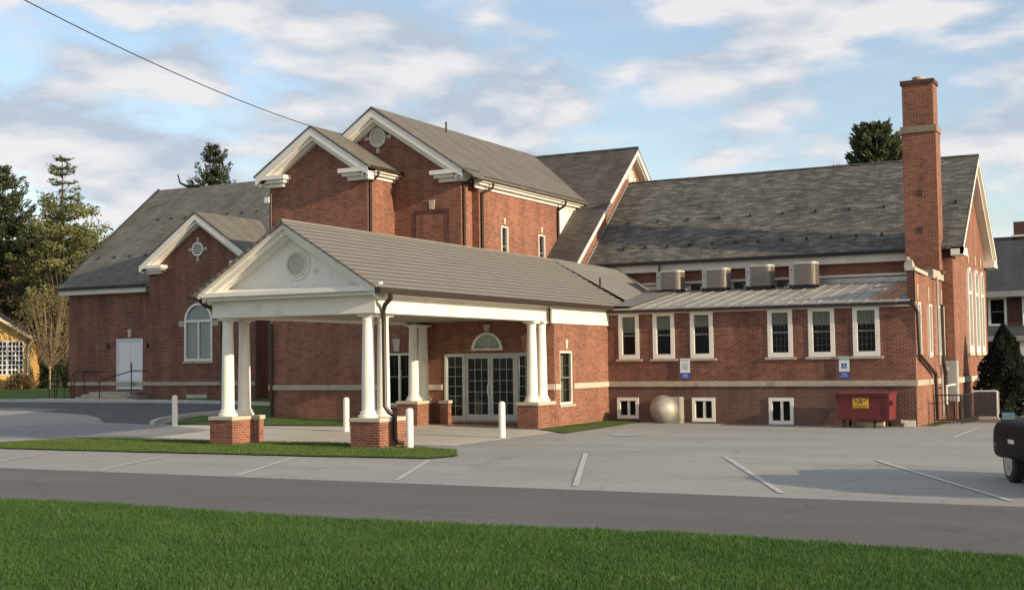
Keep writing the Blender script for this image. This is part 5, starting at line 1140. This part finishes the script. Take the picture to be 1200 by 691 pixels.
# house to the right
t = empty('house', 'brick house with dark slate roof and porch at the right edge', 'house', (-5.0, 62, .2)); Q = PL('F', 0.0)
hole = rect(-3.22, -2.42, 3.05, 4.38)
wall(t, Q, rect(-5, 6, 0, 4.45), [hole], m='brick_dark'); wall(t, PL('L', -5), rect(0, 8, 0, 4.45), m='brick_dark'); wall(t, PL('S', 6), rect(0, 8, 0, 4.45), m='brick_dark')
w = sash(t, Q, -3.22, -2.42, 3.05, 4.38, fw=.11, grid=(2, 2, 0), sill=True, proud=.05)
mb = MB(); mb.prism([(-5.2, -.5, 4.48), (6.3, -.5, 4.48), (6.3, 4, 7.3), (-5.2, 4, 7.3)], (0, 0, 0), (0, 0, .12)); mb.prism([(-5.2, 4, 7.3), (6.3, 4, 7.3), (6.3, 8.5, 4.5), (-5.2, 8.5, 4.5)], (0, 0, 0), (0, 0, .12)); mb.build('roof', 'shingle_dark', t)
mb = MB(); mb.box(-5.2, 6.3, -.52, -.40, 4.36, 4.62); mb.build('gutter', 'galvanised', t); mb = MB(); mb.box(-5.1, 6.2, -.4, 0, 4.40, 4.47); mb.build('soffit', 'old_white_paint', t)
MB().box(-2.45, -1.75, 3.7, 4.5, 6.6, 8.1).build('chimney', 'brick_dark', t); MB().box(-2.55, -1.65, 3.6, 4.6, 7.38, 7.46).build('chimney_flashing', 'sign_white', t)
mb = MB(); mb.prism([(-4.2, -2.2, 2.55), (6, -2.2, 2.55), (6, -.01, 3.02), (-4.2, -.01, 3.02)], (0, 0, 0), (0, 0, .08)); mb.build('porch_roof', 'shingle_dark', t); mb = MB(); mb.box(-4.2, 6, -2.26, -2.18, 2.36, 2.60); mb.build('porch_fascia', 'galvanised', t)
for x in (-4.0, -1.6, 1.5, 4.5): MB().box(x-.08, x+.08, -2.15, -2.0, .3, 2.36).build('porch_post', 'old_white_paint', t)
mb = MB(); mb.box(-4.2, 6, -2.2, 0, -.2, .35); mb.build('porch_floor', 'kerb_concrete', t); mb = MB(); mb.box(-3.9, 6, -2.15, -2.08, 1.15, 1.22); mb.build('porch_rail', 'sign_white', t)
mb = MB(); mb.tube([(-1.72, -.15, 4.4), (-1.72, -.12, 3.0)], .05, 6); mb.build('downspout', 'sign_white', t)

# overhead service cable and the pole it comes from (left of the picture)
mb = MB(); A_ = Vector((-24.3, 32.75, 9.38)); Bp = Vector((-19.6, 12.6, 9.9)); P = []
for k in range(25): s = k/24; p = A_.lerp(Bp, s); p.z -= .35*4*s*(1-s); P.append(p)
CABLE = mb.tube(P, .013, 5).build('service_cable', 'cable_black', None); setp(CABLE, 'thin black overhead cable running down to the tower gable peak', 'cable')
